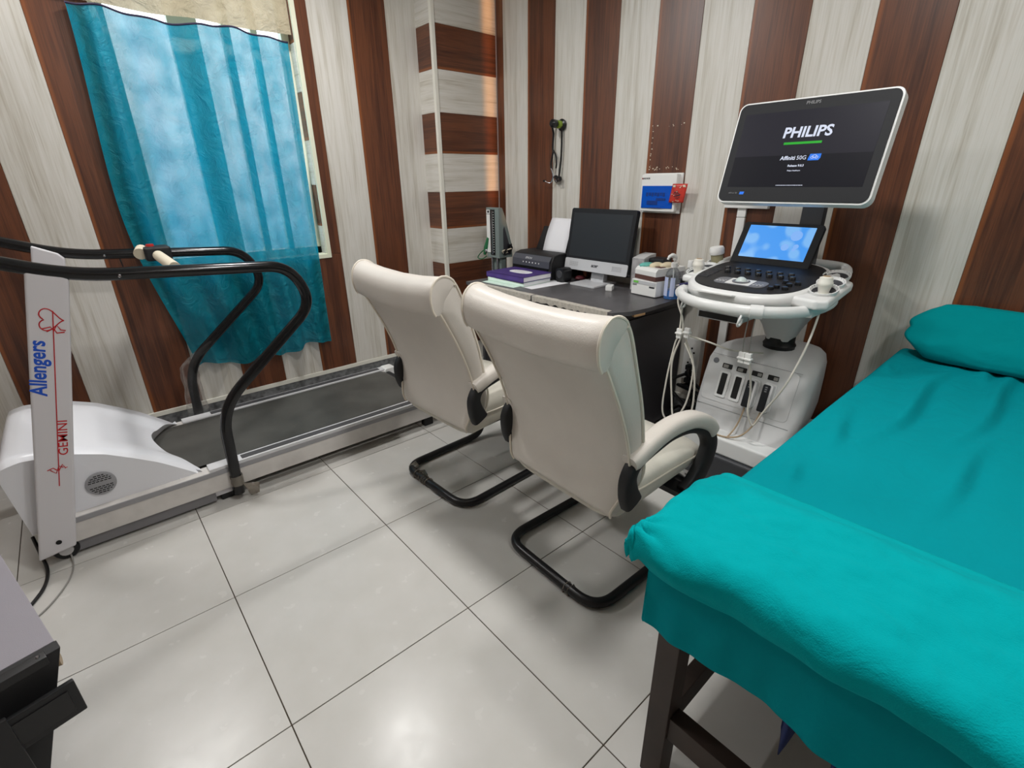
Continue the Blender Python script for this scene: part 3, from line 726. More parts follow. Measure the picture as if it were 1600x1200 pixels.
    pts = [(.1, w*.85, .372), (.4, w*.85, .378), (.485, w, .3), (.5, w, r_+.002), (-.02, w, r_+.001), (-.02, -w, r_+.001), (.5, -w, r_+.002), (.485, -w, .3), (.4, -w*.85, .378), (.1, -w*.85, .372)]
    MB().tube(fillet(pts, .095, 9), r_, 14).build('sled_frame', M['black'], t, sharp=60)
    t.location = loc; t.rotation_euler = (0, 0, R(rz)); ORG[t] = Vector(loc)
    return t
ch1 = chair((1.045, .995, 0), -1.5, 'cream leatherette cantilever chair nearest the bed')
ch2 = chair((1.03, 1.762, 0), 2.5, 'cream leatherette cantilever chair beside the treadmill')
def tape_wrap(chr_, x0, y0, dx, dy, n, seed):
    b = MB()
    for i in range(n):
        rn = random.Random(seed*10+i); f_ = i/(max(1, n-1)); cx = x0+dx*f_; cy = y0+dy*f_
        pts = []
        for k_ in range(9):
            a = 2*math.pi*k_/8; rr = .0192 + rn.uniform(0, .004)
            pts.append((cx + (rr*math.cos(a) if abs(dy) > abs(dx) else rn.uniform(-.002, .002)), cy + (rn.uniform(-.003, .003) if abs(dy) > abs(dx) else rr*math.cos(a)), .0195 + rr*math.sin(a)))
        b.tube(pts, [rn.uniform(.001, .004) for _ in pts], 4)
    o = b.build('tape_remnant', M['tape'], None, org=(0,0,0), sharp=60); o.parent = chr_; return o
tape_wrap(ch2, -.02, .14, 0, -.1, 6, 1); tape_wrap(ch1, -.02, -.1, 0, -.02, 2, 3)
def scrap(chr_, pts):
    o = MB().add(pts, [tuple(range(len(pts)))]).build('tape_remnant', M['tape'], None, org=(0,0,0), solid=.0008); o.parent = chr_
scrap(ch2, [(.0, .16, .02), (.045, .17, .004), (.03, .12, .003), (.01, .09, .012)]); scrap(ch2, [(-.02, .215, .033), (.02, .21, .05), (.02, .17, .036), (-.01, .175, .03)])

# ================================================================== desk
DZ = .77
t = thing('desk', (2.25, 2.0, 0), 'charcoal office desk standing against the striped back wall', 'desk')
top = [(1.885, 2.63), (1.905, 1.45), (2.0, 1.402), (2.12, 1.388), (2.575, 1.40), (2.575, 2.63)]
MB().prism(top, lambda u, v, w: (u, v, w), DZ-.022, DZ).build('desk_top', M['desk_top'], t, bevel=.002)
MB().prism([(1.93, 2.6), (1.945, 1.44), (2.56, 1.43), (2.56, 2.6)], lambda u, v, w: (u, v, w), DZ-.06, DZ-.022).build('apron', M['desk'], t, bevel=.002)
MB().box((1.98, 1.43, .02), (2.56, 1.455, DZ-.06)).build('side_panel', M['desk'], t, bevel=.002)
MB().box((1.98, 2.575, .02), (2.56, 2.6, DZ-.06)).build('side_panel', M['desk'], t, bevel=.002)
MB().box((2.5, 1.455, .02), (2.515, 2.575, DZ-.06)).build('back_panel', M['desk'], t)
MB().box((2.0, 1.455, .03), (2.5, 1.83, .045)).box((2.0, 1.815, .03), (2.5, 1.83, DZ-.06)).build('pedestal', M['desk'], t)
for k_ in range(3):
    z0 = .06+k_*.215; d = MB().box((1.985, 1.46, z0), (2.003, 1.825, z0+.205)).build('drawer', M['desk'], t, bevel=.003)
    MB().tube([(1.985, 1.58, z0+.15), (1.968, 1.58, z0+.15), (1.968, 1.70, z0+.15), (1.985, 1.70, z0+.15)], .004, 8).build('handle', M['alu'], d)
MB().box((1.97, 1.85, DZ-.125), (2.4, 2.5, DZ-.11)).build('keyboard_tray', M['desk'], t, bevel=.003)
# peeling tape on the front edge
for k_, (ya, yb) in enumerate(((2.5, 2.02), (2.01, 1.70), (1.70, 1.475))):
    def tp(u, v, ya=ya, yb=yb, k_=k_):
        y = ya + (yb-ya)*u; xe = 1.885 + (2.63-y)*.017
        j = .006*noise.noise(Vector((u*9, k_*5, 1)))
        a = v
        if a < .4: return Vector((xe + .035*(1-a/.4) + j*(1-a/.4), y, DZ+.0012))
        return Vector((xe-.0012, y, DZ - (.03+j+.004*math.sin(u*30))*(a-.4)/.6))
    MB().grid(tp, 30, 5).build('edge_tape', M['papertape'], t, sharp=50)
MB().prism([(2.02, 1.397), (2.1, 1.389), (2.11, 1.4), (2.06, 1.42), (2.03, 1.42)], lambda u, v, w: (u, v-.001, w), DZ-.032, DZ-.0215).build('chipped_edge', M['chip'], t)

# ---- all-in-one computer
t = thing('desktop_computer', (2.42, 1.98, DZ), 'all in one desktop computer with a dark screen on the desk', 'computer')
cM = Matrix.Translation((2.40, 1.985, .842)) @ Matrix.Rotation(R(0), 4, 'Z') @ Matrix.Rotation(R(9), 4, 'Y')
def CM(u, v, w): return cM @ Vector((w, -u, v))       # u right (as seen), v up, w back
hw = .248
MB().prism(rrect(.496, .376, .012, 3, 0, .188), lambda u, v, w: CM(u, v, w), .0, .032).build('casing', M['bezel'], t, bevel=.003)
MB().prism(rrect(.494, .07, .01, 3, 0, .036), lambda u, v, w: CM(u, v, w), -.004, .012).build('chin', M['silver'], t, bevel=.002)
MB().prism(rrect(.448, .262, .003, 2, 0, .217), lambda u, v, w: CM(u, v, w), -.0008, .002).build('screen', M['screen_off'], t)
text('acer', .03, M['dark_ink'], t, frame(CM(0, .04, -.0045), cM.to_3x3() @ Vector((0,-1,0)), cM.to_3x3() @ Vector((0,0,1))), offset=.0008, shear=.2)
MB().lathe([(0, -.001), (.003, -.001), (.003, .001), (0, .001)], CM(0, .363, -.0005), axis='x', n=10).build('webcam', M['slot'], t)
for s in (-1, 1):
    b = MB()
    for i in range(9):
        for j in range(5): q = CM(s*.17 + (i-4)*.008, .038 + (j-2)*.006, -.0043); b.box((q.x-.0006, q.y-.002, q.z-.001), (q.x+.0006, q.y+.002, q.z+.001))
    b.build('speaker_holes', M['grey_ink'], t, kind='stuff')
MB().prism(rrect(.2, .23, .015, 3), lambda u, v, w: (2.40+v, 1.985+u, DZ+w), .0006, .012).build('stand_base', M['silver'], t, bevel=.003)
MB().prism([(0, 0), (.04, 0), (.07, .18), (.03, .18)], lambda u, v, w: (2.43+u, 1.985+w, DZ+.01+v), -.05, .05).build('stand_neck', M['silver'], t, bevel=.004)
MB().tube(bez([(2.43, 1.75, .86), (2.405, 1.732, .857), (2.40, 1.715, .85)], 5), .005, 8).build('plug_lead', M['black'], t)
# ---- printer with a sheet in the feeder
t = thing('inkjet_printer', (2.42, 2.43, DZ), 'black inkjet printer on the desk beside the computer', 'printer')
MB().prism([(2.28, DZ+.005), (2.285, DZ+.105), (2.31, DZ+.15), (2.36, DZ+.162), (2.52, DZ+.162), (2.545, DZ+.14), (2.545, DZ+.005)], lambda u, v, w: (u, w, v), 2.243, 2.622).build('body', M['black_matt'], t, bevel=.008, seg=3)
pn = MB().prism([(2.281, DZ+.075), (2.283, DZ+.118), (2.305, DZ+.148), (2.309, DZ+.143), (2.29, DZ+.115), (2.288, DZ+.075)], lambda u, v, w: (u-.006, w, v), 2.255, 2.61).build('control_panel', mat('gunmetal plastic', srgb(74,76,84), .35), t, bevel=.001)
text('EPSON', .02, M['silver'], pn, frame((2.2805, 2.45, DZ+.128), (0,-1,0), (.6,0,.8)), offset=.0003)
b = MB()
for i in range(6): b.lathe([(0, 0), (.005, 0), (.004, -.002), (0, -.002)], (2.2765, 2.50-.03*i, DZ+.1), axis='x', n=8)
b.build('buttons', M['white'], pn, kind='stuff')
MB().box((2.277, 2.27, DZ+.02), (2.284, 2.6, DZ+.07)).build('output_slot', M['slot'], t)
MB().prism([(2.45, DZ+.16), (2.47, DZ+.16), (2.545, DZ+.31), (2.53, DZ+.312)], lambda u, v, w: (u, w, v), 2.26, 2.56).build('paper_support', M['black'], t, bevel=.003)
o = MB().grid(lambda u, v: Vector((2.435+.09*v - .01*math.sin(v*3), 2.475-.21*u, DZ+.155+.215*v)), 4, 10)
one('paper_sheet', o, M['paper'], 'white sheet standing in the printer feeder', 'paper', (2.48, 2.37, .95), solid=.001)
# ---- small black speaker beside the printer
t = thing('desktop_speaker', (2.3, 2.17, DZ), 'small black rounded speaker on the desk by the printer', 'speaker')
MB().prism(rrect(.075, .09, .025, 5, 0, .045), lambda u, v, w: (2.29+w, 2.175-u, DZ+v), 0, .08).build('body', M['black'], t, bevel=.006)
MB().lathe([(0, -.003), (.022, -.003), (.026, .002), (0, .002)], (2.289, 2.175, DZ+.052), axis='x', n=20).build('cone', M['us_dark'], t)
# ---- books and papers
def BX(c, lx, ly, z0, z1, rz): return Matrix.Translation((c[0], c[1], 0)) @ Matrix.Rotation(R(rz), 4, 'Z'), (-lx/2, -ly/2, z0), (lx/2, ly/2, z1)
def sheet(name, c, lx, ly, z, rz, m, label):
    M_, a, b_ = BX(c, lx, ly, z, z+.0012, rz); one(name, MB().box(a, b_, M_), m, label, 'paper', (c[0], c[1], z))
sheet('paper_sheet', (2.06, 2.40), .21, .297, DZ+.0005, 3, M['mint'], 'pale green sheet under the books at the desk edge')
sheet('paper_sheet', (2.17, 2.225), .3, .2, DZ+.0005, -4, M['paper'], 'loose white sheet sticking out beside the books')
def book(name, c, lx, ly, z0, th, rz, mc, mp, label):
    t = thing(name, (c[0], c[1], z0), label, 'book')
    M_ = Matrix.Translation((c[0], c[1], 0)) @ Matrix.Rotation(R(rz), 4, 'Z')
    MB().box((-lx/2+.006, -ly/2+.004, z0+.003), (lx/2-.004, ly/2-.006, z0+th-.003), M_).build('pages', mp, t)
    MB().box((-lx/2, -ly/2, z0), (lx/2, ly/2, z0+.003), M_).box((-lx/2, -ly/2, z0+th-.003), (lx/2, ly/2, z0+th), M_).box((-lx/2, -ly/2, z0), (-lx/2+.004, ly/2, z0+th), M_).build('cover', mc, t, bevel=.0012)
    return t, M_
book('notebook', (2.135, 2.385), .25, .33, DZ+.002, .024, 3, M['mint'], M['paper'], 'pale green notebook under the purple ledger')
t, M_ = book('ledger_book', (2.135, 2.39), .255, .345, DZ+.0265, .034, 2, M['purple'], M['paper'], 'purple cloth ledger with a white oval label on the desk')
z = DZ+.0608
lab = MB().prism([(.045*math.copysign(abs(math.cos(a))**.8, math.cos(a)), .09*math.copysign(abs(math.sin(a))**.8, math.sin(a))) for a in [2*math.pi*i/28 for i in range(28)]], lambda u, v, w: M_ @ Vector((u+.01, v-.01, w)), z-.0006, z+.0006).build('cover_label', M['paper'], t)
b = MB()
for i in range(4): b.box((.035-.017*i-.0015, -.07, z), (.035-.017*i+.0015, .05+.006*(i % 2), z+.0009), M_)
b.build('writing', M['grey_ink'], lab, kind='stuff')
# ---- white video printer with glove box on it, bottles, cartons
t = thing('video_printer', (2.4, 1.56, DZ), 'small white medical printer under the glove box', 'printer')
M_ = Matrix.Translation((2.43, 1.562, DZ)) @ Matrix.Rotation(R(-4), 4, 'Z')
MB().box((-.1, -.085, .004), (.12, .085, .088), M_).build('body', M['white'], t, bevel=.006)
MB().box((-.102, -.08, .066), (-.099, .078, .084), M_).build('front_strip', M['silver'], t)
MB().box((-.1035, .035, .070), (-.1015, .068, .081), M_).build('display', M['lcd_green'], t)
text('SONY', .011, M['dark_ink'], t, M_ @ frame((-.1008, .06, .058), (0,-1,0), (0,0,1)), offset=.0003)
MB().box((-.1015, -.075, .052), (-.0995, -.04, .06), M_).build('slot', M['dark_ink'], t)
t = thing('glove_box', (2.42, 1.55, DZ+.09), 'brown and white glove box on the white printer', 'box')
M_ = Matrix.Translation((2.44, 1.552, DZ+.089)) @ Matrix.Rotation(R(-12), 4, 'Z')
MB().box((-.1, -.08, 0), (.12, .08, .026), M_).build('lower_carton', M['brown_card'], t, bevel=.002)
MB().prism([(-.1, .024), (-.1, .05), (-.085, .066), (.12, .066), (.12, .024)], lambda u, v, w: M_ @ Vector((u, w, v)), -.0805, .0805).build('upper_carton', M['white'], t, bevel=.002)
def puff(x, y, z, rx, ry, rz_, m, par, nm):
    b = MB(); prof = [(math.sin(math.pi*i/8), -math.cos(math.pi*i/8)) for i in range(9)]
    b.lathe(prof, (0,0,0), n=14); b.v = [M_ @ Vector((x+v.x*rx*(1+.25*noise.noise(v*3)), y+v.y*ry*(1+.25*noise.noise(v*3+Vector((5,0,0)))), z+v.z*rz_)) for v in b.v]
    return b.build(nm, m, par, sharp=180)
puff(-.04, .055, .07, .05, .03, .014, M['teal_glove'], t, 'glove'); puff(-.02, .0, .072, .045, .03, .018, M['cream_glove'], t, 'glove'); puff(.02, -.04, .072, .05, .028, .02, M['cream_glove'], t, 'glove')
MB().box((-.05, -.06, .064), (.09, .03, .07), M_).build('opening_flap', M['brown_card'], t)
t = thing('carton', (2.5, 1.7, DZ), 'grey printed carton behind the computer screen', 'box')
MB().box((2.43, 1.645, DZ), (2.55, 1.728, DZ+.185)).build('body', M['carton'], t, bevel=.002)
MB().prism([(2.43, DZ+.185), (2.55, DZ+.185), (2.55, DZ+.205), (2.49, DZ+.2)], lambda u, v, w: (u, w, v), 1.65, 1.724).build('crumpled_bag', M['us_grey'], t)
one('black_pouch', MB().box((2.47, 1.545, DZ+.157), (2.555, 1.645, DZ+.19)), M['black_matt'], 'black pouch behind the glove box', 'pouch', (2.51, 1.6, DZ+.157), bevel=.01)
# sanitiser pump bottle
bx, by = 2.385, 1.425
t = thing('pump_bottle', (bx, by, DZ), 'clear pump bottle with blue sanitiser at the desk corner', 'bottle')
pr = [(.0, 0), (.036, 0), (.04, .005), (.04, .125), (.037, .14), (.024, .158), (.015, .164), (.015, .172), (0, .172)]
MB().lathe(pr, (bx, by, DZ+.001), n=24).build('bottle_body', M['clear'], t)
MB().lathe([(0, .003), (.037, .003), (.0375, .05), (0, .05)], (bx, by, DZ+.001), n=24).build('liquid', M['gel_blue'], t)
lab = MB()
for i in range(20):
    a0 = R(115 + 115*i/20); a1 = R(115+115*(i+1)/20)
    if i in (11, 12, 13): continue
    P_ = [Vector((bx+.0407*math.cos(a), by+.0407*math.sin(a), DZ+z)) for z in (.02, .12) for a in (a0, a1)]
    lab.add(P_, [(0, 1, 3, 2)])
lab.build('bottle_label', M['lab_lilac'], t)
MB().lathe([(0, .17), (.017, .17), (.017, .192), (.012, .196), (.006, .197), (.006, .212), (0, .212)], (bx, by, DZ), n=18).build('cap', M['white'], t)
MB().tube(bez([(bx, by, DZ+.208), (bx-.004, by, DZ+.225), (bx-.02, by+.008, DZ+.232), (bx-.036, by+.014, DZ+.224), (bx-.042, by+.016, DZ+.212)], 4), [.012]*5+[.012]*4+[.009]*4+[.006]*4, 10).build('pump_head', M['white'], t)
MB().tube([(bx, by, DZ+.17), (bx+.004, by, DZ+.012)], .003, 6).build('dip_tube', M['white'], t)
bx, by = 2.53, 1.36
bx = 2.52; by = 1.405
t = thing('clear_bottle', (bx, by, DZ), 'clear bottle with white screw cap near the wall', 'bottle')
MB().lathe([(0, 0), (.03, 0), (.033, .004), (.033, .125), (.026, .142), (.013, .15), (.013, .16), (0, .16)], (bx, by, DZ+.001), n=22).build('bottle_body', M['clear'], t)
MB().lathe([(0, .156), (.018, .156), (.018, .19), (.016, .193), (0, .193)], (bx, by, DZ), n=18).build('cap', M['white'], t)
one('small_carton', MB().box((2.46, 1.44, DZ+.001), (2.52, 1.475, DZ+.135)), M['carton'], 'narrow grey carton behind the pump bottle', 'box', (2.49, 1.46, DZ), bevel=.002)
t = thing('dark_jar', (2.455, 1.41, DZ), 'small dark capped jar behind the pump bottle', 'jar')
MB().lathe([(0, 0), (.016, 0), (.017, .003), (.017, .07), (.012, .078), (0, .078)], (2.455, 1.412, DZ+.001), n=16).build('jar_body', M['lab_lilac'], t)
MB().lathe([(0, .07), (.018, .07), (.018, .1), (0, .1)], (2.455, 1.412, DZ), n=16).build('jar_cap', M['slot'], t)
one('white_carton', MB().box((2.345, 1.4, DZ+.001), (2.4, 1.42, DZ+.001)) if False else MB().box((2.405, 1.392, DZ+.001), (2.43, 1.4, DZ+.06)), M['white'], 'little white carton at the desk corner beside the pump bottle', 'box', (2.41, 1.396, DZ), bevel=.002)
# clutter under the screen
t = thing('power_adapter', (2.3, 1.82, DZ), 'white and grey plug adapter at the foot of the computer', 'adapter')
M_ = Matrix.Translation((2.33, 1.8, DZ)) @ Matrix.Rotation(R(25), 4, 'Z')
MB().box((-.03, -.02, 0), (.03, .02, .03), M_).build('body', M['white'], t, bevel=.005); MB().box((.03, -.015, .004), (.06, .015, .026), M_).build('plug', M['us_dark'], t, bevel=.003)
t = thing('computer_mouse', (2.44, 2.128, DZ), 'dark red mouse under the computer screen', 'mouse')
b = MB().lathe([(math.sin(math.pi*i/8), -math.cos(math.pi*i/8)) for i in range(9)], n=16); b.v = [Vector((2.44+v.x*.045, 2.128+v.y*.03, DZ+.017+v.z*.016)) for v in b.v]
b.build('shell', mat('dark red plastic', srgb(84,34,40), .35), t, sharp=180); MB().tube(bez([(2.48, 2.128, DZ+.02), (2.51, 2.12, DZ+.005), (2.53, 2.14, DZ+.004), (2.545, 2.18, DZ+.004)], 5), .002, 6).build('lead', M['black'], t)

# ================================================================== floor-stand blood pressure gauge
sx, sy = 2.27, 2.815
t = thing('blood_pressure_gauge', (sx, sy, 0), 'grey mercury blood pressure gauge on a stand beside the desk', 'gauge')
MB().prism([(0, .865), (0, 1.205), (.035, 1.205), (.06, 1.15), (.12, .95), (.125, .865)], lambda u, v, w: (sx+u, sy+w, v), -.068, .068).build('housing', M['sph'], t, bevel=.004)
MB().box((sx-.004, sy+.024, .9), (sx+.002, sy+.062, 1.19)).build('scale_plate', M['white'], t, bevel=.001)
MB().box((sx-.004, sy-.026, .885), (sx+.002, sy+.02, 1.192)).build('tube_channel', M['slot'], t)
MB().tube([(sx-.006, sy-.003, .89), (sx-.006, sy-.003, 1.185)], .0035, 8).build('glass_tube', M['chrome'], t)
b = MB()
for i in range(17):
    z = .905+.0168*i; b.box((sx-.006, sy-.02, z), (sx-.0035, sy-.012, z+.0035))
b.build('graduation', M['white'], t, kind='stuff')
MB().box((sx-.0045, sy+.02, 1.16), (sx-.0035, sy+.06, 1.163)).box((sx-.005, sy+.03, 1.17), (sx-.0035, sy+.05, 1.185)).build('plate_print', M['dark_ink'], t, kind='stuff')
MB().prism([(.05, 1.08), (.085, .98), (.11, .9), (.11, .885), (.04, .885), (.04, 1.06)], lambda u, v, w: (sx+u, sy+w, v), -.0695, -.066).build('side_opening', M['us_dark'], t)
rn = random.Random(4)
MB().tube(bez([(sx+.06+rn.uniform(-.045, .05), sy-.085+rn.uniform(-.015, .012), .92+rn.uniform(-.035, .05)) for _ in range(14)], 5), .004, 6).build('coiled_hose', M['black'], t)
MB().tube(bez([(sx+.05+rn.uniform(-.04, .04), sy-.09+rn.uniform(-.012, .01), .925+rn.uniform(-.03, .05)) for _ in range(7)], 5), .004, 6).build('coiled_hose', M['cream_foam'], t)
MB().tube([(sx, sy+.05, 1.0), (sx, sy+.075, .93), (sx-.005, sy+.095, .88)], [.012, .02, .01], 10).build('bulb', M['green_rubber'], t)
MB().tube(bez([(sx-.005, sy+.06, .93), (sx-.01, sy+.13, .89), (sx-.01, sy+.17, .85), (sx-.01, sy+.12, .845), (sx-.005, sy+.07, .87)], 6), .004, 6).build('green_hose', M['green_rubber'], t)
MB().lathe([(0, 0), (.01, 0), (.012, .012), (.008, .02), (0, .02)], (sx-.008, sy+.07, .9), n=12).build('valve', M['chrome'], t)
MB().box((sx+.03, sy-.05, .12), (sx+.08, sy+.05, .865)).build('column', M['sph'], t, bevel=.006)
for y in (-.03, .03): MB().tube([(sx+.015, sy+y, .12), (sx+.015, sy+y, .865)], .008, 10).build('guide_rod', M['chrome'], t)
b = MB()
for a in range(5):
    an = R(72*a+20); b.tube([(sx+.05, sy, .1), (sx+.05+.17*math.cos(an), sy+.17*math.sin(an), .045)], .014, 8)
b.build('star_base', M['sph'], t)
for a in range(5):
    an = R(72*a+20); MB().lathe([(0, -.01), (.022, -.01), (.022, .01), (0, .01)], (sx+.05+.17*math.cos(an), sy+.17*math.sin(an), .0225), axis='y', n=14).build('castor', M['black'], t)

# ================================================================== things on the back wall
XW = XB - PT
SY = -.035
t = thing('stethoscope', (2.56, 2.48, 1.7), 'black stethoscope hanging from a wall peg', 'stethoscope')
xw = XW-.02
MB().tube(bez([(xw, 2.56+SY, 1.66), (xw-.02, 2.555+SY, 1.71), (xw-.015, 2.53+SY, 1.728), (xw-.005, 2.49+SY, 1.712), (xw, 2.485+SY, 1.62), (xw, 2.488+SY, 1.5), (xw-.004, 2.5+SY, 1.39)], 8), .0065, 8).build('tubing', M['black'], t)
MB().tube(bez([(xw, 2.56+SY, 1.66), (xw, 2.566+SY, 1.58), (xw, 2.56+SY, 1.545)], 6), .0065, 8).build('tubing', M['black'], t)
for s in (-1, 1):
    MB().tube(bez([(xw, 2.56+SY, 1.56), (xw-.004, 2.548+SY+s*.018, 1.52), (xw-.006, 2.548+SY+s*.026, 1.48), (xw-.006, 2.548+SY+s*.022, 1.45)], 6), .0058, 8).build('yoke', M['black'], t)
    MB().tube(bez([(xw-.006, 2.548+SY+s*.022, 1.45), (xw-.01, 2.535+SY+s*.012, 1.4), (xw-.018, 2.535+SY+s*.03, 1.36), (xw-.03, 2.545+SY+s*.06, 1.372)], 6), .003, 8).build('ear_tube', M['chrome'], t)
    MB().lathe([(0, -.01), (.006, -.008), (.0075, .005), (0, .01)], (xw-.03, 2.546+SY+s*.066, 1.373), axis='y', n=10).build('ear_tip', M['black'], t)
for y, r_ in ((2.52+SY, .024), (2.49+SY, .017)):
    MB().lathe([(0, -.009), (r_, -.009), (r_+.001, 0), (r_-.003, .009), (0, .009)], (xw-.006, y, 1.385), M=Matrix.Rotation(R(65), 4, 'Y') @ Matrix.Rotation(R(20), 4, 'X'), n=18).build('chest_piece', M['black'], t)
    MB().lathe([(0, 0), (r_*.6, 0), (r_*.6, .001), (0, .001)], (xw-.0165, y, 1.389), axis='x', n=14).build('diaphragm', M['chrome'], t)
t = thing('wall_peg', (2.57, 2.49, 1.72), 'black knob peg with a lime collar on the back wall', 'peg')
MB().lathe([(0, 0), (.033, 0), (.036, -.012), (.02, -.024), (0, -.024)], (XW, 2.497+SY, 1.705), axis='x', n=20).build('wall_plate', M['black'], t)
MB().lathe([(0, -.022), (.023, -.022), (.023, -.05), (0, -.05)], (XW, 2.5+SY, 1.707), axis='x', n=18).build('collar', M['lime'], t)
MB().lathe([(0, -.046), (.016, -.046), (.025, -.062), (.025, -.09), (.014, -.102), (0, -.102)], (XW, 2.505+SY, 1.71), axis='x', n=18).build('knob', M['black'], t)
# distribution box
t = thing('distribution_box', (2.58, 1.67, 1.3), 'white electrical distribution box with blue cover on the back wall', 'electrical box')
MB().box((XW-.012, 1.55, 1.195), (XW, 1.80, 1.405)).build('back_plate', M['white'], t, bevel=.004)
MB().box((XW-.045, 1.565, 1.205), (XW-.012, 1.79, 1.4)).build('casing', M['white'], t, bevel=.006)
MB().box((XW-.05, 1.578, 1.222), (XW-.043, 1.778, 1.34)).build('door', M['db_blue'], t, bevel=.002)
b = MB()
for i in range(7): b.box((XW-.0515, 1.735-.018*i, 1.285+.004*(i % 2)), (XW-.0495, 1.748-.018*i, 1.305))
b.box((XW-.0515, 1.62, 1.262), (XW-.0495, 1.68, 1.276)).box((XW-.0515, 1.67, 1.24), (XW-.0495, 1.74, 1.262)); b.build('breakers', M['db_navy'], t, kind='stuff')
MB().box((XW-.052, 1.64, 1.222), (XW-.05, 1.72, 1.226)).build('door_catch', M['db_navy'], t)
text('ANCHOR', .012, M['dark_ink'], t, frame((XW-.0455, 1.76, 1.378), (0,-1,0), (0,0,1)), offset=.0004)
text('K', .011, M['red_ink'], t, frame((XW-.0455, 1.784, 1.378), (0,-1,0), (0,0,1)), offset=.0004)
def sach(u, v):
    p = Vector((XW-.058 - .004*math.sin(math.pi*u)*math.sin(math.pi*v), 1.585-.088*u, 1.35-.095*v)); p.y += .016*(v-.5); return p
t = thing('red_sachet', (XW-.055, 1.54, 1.3), 'red printed sachet tucked on the distribution box', 'sachet')
MB().grid(sach, 8, 8).build('pouch', M['sachet'], t, solid=.003, sharp=60)
rn = random.Random(9); b = MB()
for i in range(26):
    a = rn.uniform(0, 6.28); r_ = rn.uniform(.006, .03); p = sach(.5+r_*10*math.cos(a)*.9, .55+r_*10*math.sin(a)*.8); b.box((p.x-.0032, p.y-.004, p.z-.0015), (p.x-.002, p.y+.004, p.z+.0015))
b.build('print_dark', M['dark_ink'], t, kind='stuff')
b = MB()
for i in range(12):
    p = sach(rn.uniform(.08, .92), rn.uniform(.05, .95)); b.box((p.x-.0036, p.y-.003, p.z-.0015), (p.x-.0025, p.y+.003, p.z+.0015))
for uu in (.15, .82): p = sach(uu, .12); b.box((p.x-.0036, p.y-.007, p.z-.005), (p.x-.0025, p.y+.007, p.z+.005))
b.build('print_light', M['cream_foam'], t, kind='stuff')
# tape remnants where a notice hung above the distribution box
b = MB()
for i in range(40):
    if rn.random() < .5: y, z = rn.uniform(1.59, 1.76), 1.425+rn.uniform(-.006, .012)
    elif rn.random() < .7: y, z = 1.775+rn.uniform(-.006, .004), rn.uniform(1.42, 1.65)
    else: y, z = rn.uniform(1.58, 1.77), 1.64+rn.uniform(-.004, .006)
    s_ = rn.uniform(.0008, .004); b.box((XW-.0006, y-s_, z-s_*.7), (XW+.0005, y+s_, z+s_*.7))
o = b.build('glue_marks', M['cream_foam'], wb_, kind='stuff')
# switch plate with cable conduit
t = thing('switch_board', (XW, 1.18, 1.28), 'white switch board on the back wall behind the monitor', 'switch board')
MB().box((XW-.03, 1.07, 1.235), (XW, 1.288, 1.36)).build('plate', M['white'], t, bevel=.004)
for i in range(4): MB().box((XW-.036, 1.1+.042*i, 1.255), (XW-.03, 1.132+.042*i, 1.33)).build('switch', M['pvc'], t, bevel=.003)
for za, zb in ((.16, .7), (.7, 1.19), (1.192, 1.235)): MB().box((XW-.016, 1.178, za), (XW, 1.222, zb)).build('conduit', M['white'], t, bevel=.003)
# extension sockets on the wall behind the desk's side, with black leads
t = thing('extension_socket', (2.56, 1.33, .35), 'white extension socket strip on the wall beside the desk', 'socket')
MB().box((XW-.04, 1.30, .27), (XW, 1.40, .52)).build('casing', M['white'], t, bevel=.005)
for i in range(3):
    b = MB()
    for y, z in ((1.365, .31), (1.335, .31), (1.35, .335)): b.lathe([(0, -.002), (.006, -.002), (.006, .001), (0, .001)], (XW-.04, y, z+.065*i), axis='x', n=10)
    b.build('socket_holes', M['slot'], t, kind='stuff')
rn = random.Random(12)
t = thing('mains_leads', (2.45, 1.27, 0), 'heap of tangled black mains leads between desk and ultrasound machine', 'cables')
for i in range(4):
    MB().tube(bez([(XW-.045, 1.34, .36-.04*i)] + [(2.49+rn.uniform(-.12, .06), 1.26+rn.uniform(-.1, .12), max(.012, .32-.08*i-.03*k_+rn.uniform(-.05, .05))) for k_ in range(9)], 6), .009, 8).build('lead', M['black'], t)
    MB().box((XW-.075, 1.325, .34-.04*i), (XW-.04, 1.36, .37-.04*i)).build('plug', M['black_matt'], t, bevel=.005)

# ================================================================== ultrasound machine (faces -X)
CY = .82                      # cart centre
t = thing('ultrasound_machine', (2.3, CY, 0), 'white ultrasound machine on a cart with lit screens beside the desk', 'ultrasound machine')
us = t
# base with castors
MB().prism([(1.97, CY-.2), (2.0, CY-.235), (2.5, CY-.225), (2.56, CY-.18), (2.56, CY+.18), (2.5, CY+.225), (2.0, CY+.235), (1.97, CY+.2)], lambda u, v, w: (u, v, w), .055, .2).build('base', M['us_dark'], t, bevel=.018, seg=3)
for x in (2.05, 2.47):
    for y in (CY-.19, CY+.19):
        w_ = MB().lathe([(0, -.02), (.048, -.02), (.052, -.012), (.052, .012), (.048, .02), (0, .02)], (x, y, .052), axis='y', n=20).build('castor', M['us_grey'], t)
        MB().box((x-.03, y-.028, .06), (x+.04, y+.028, .105)).build('castor_fork', M['us_dark'], w_, bevel=.008)
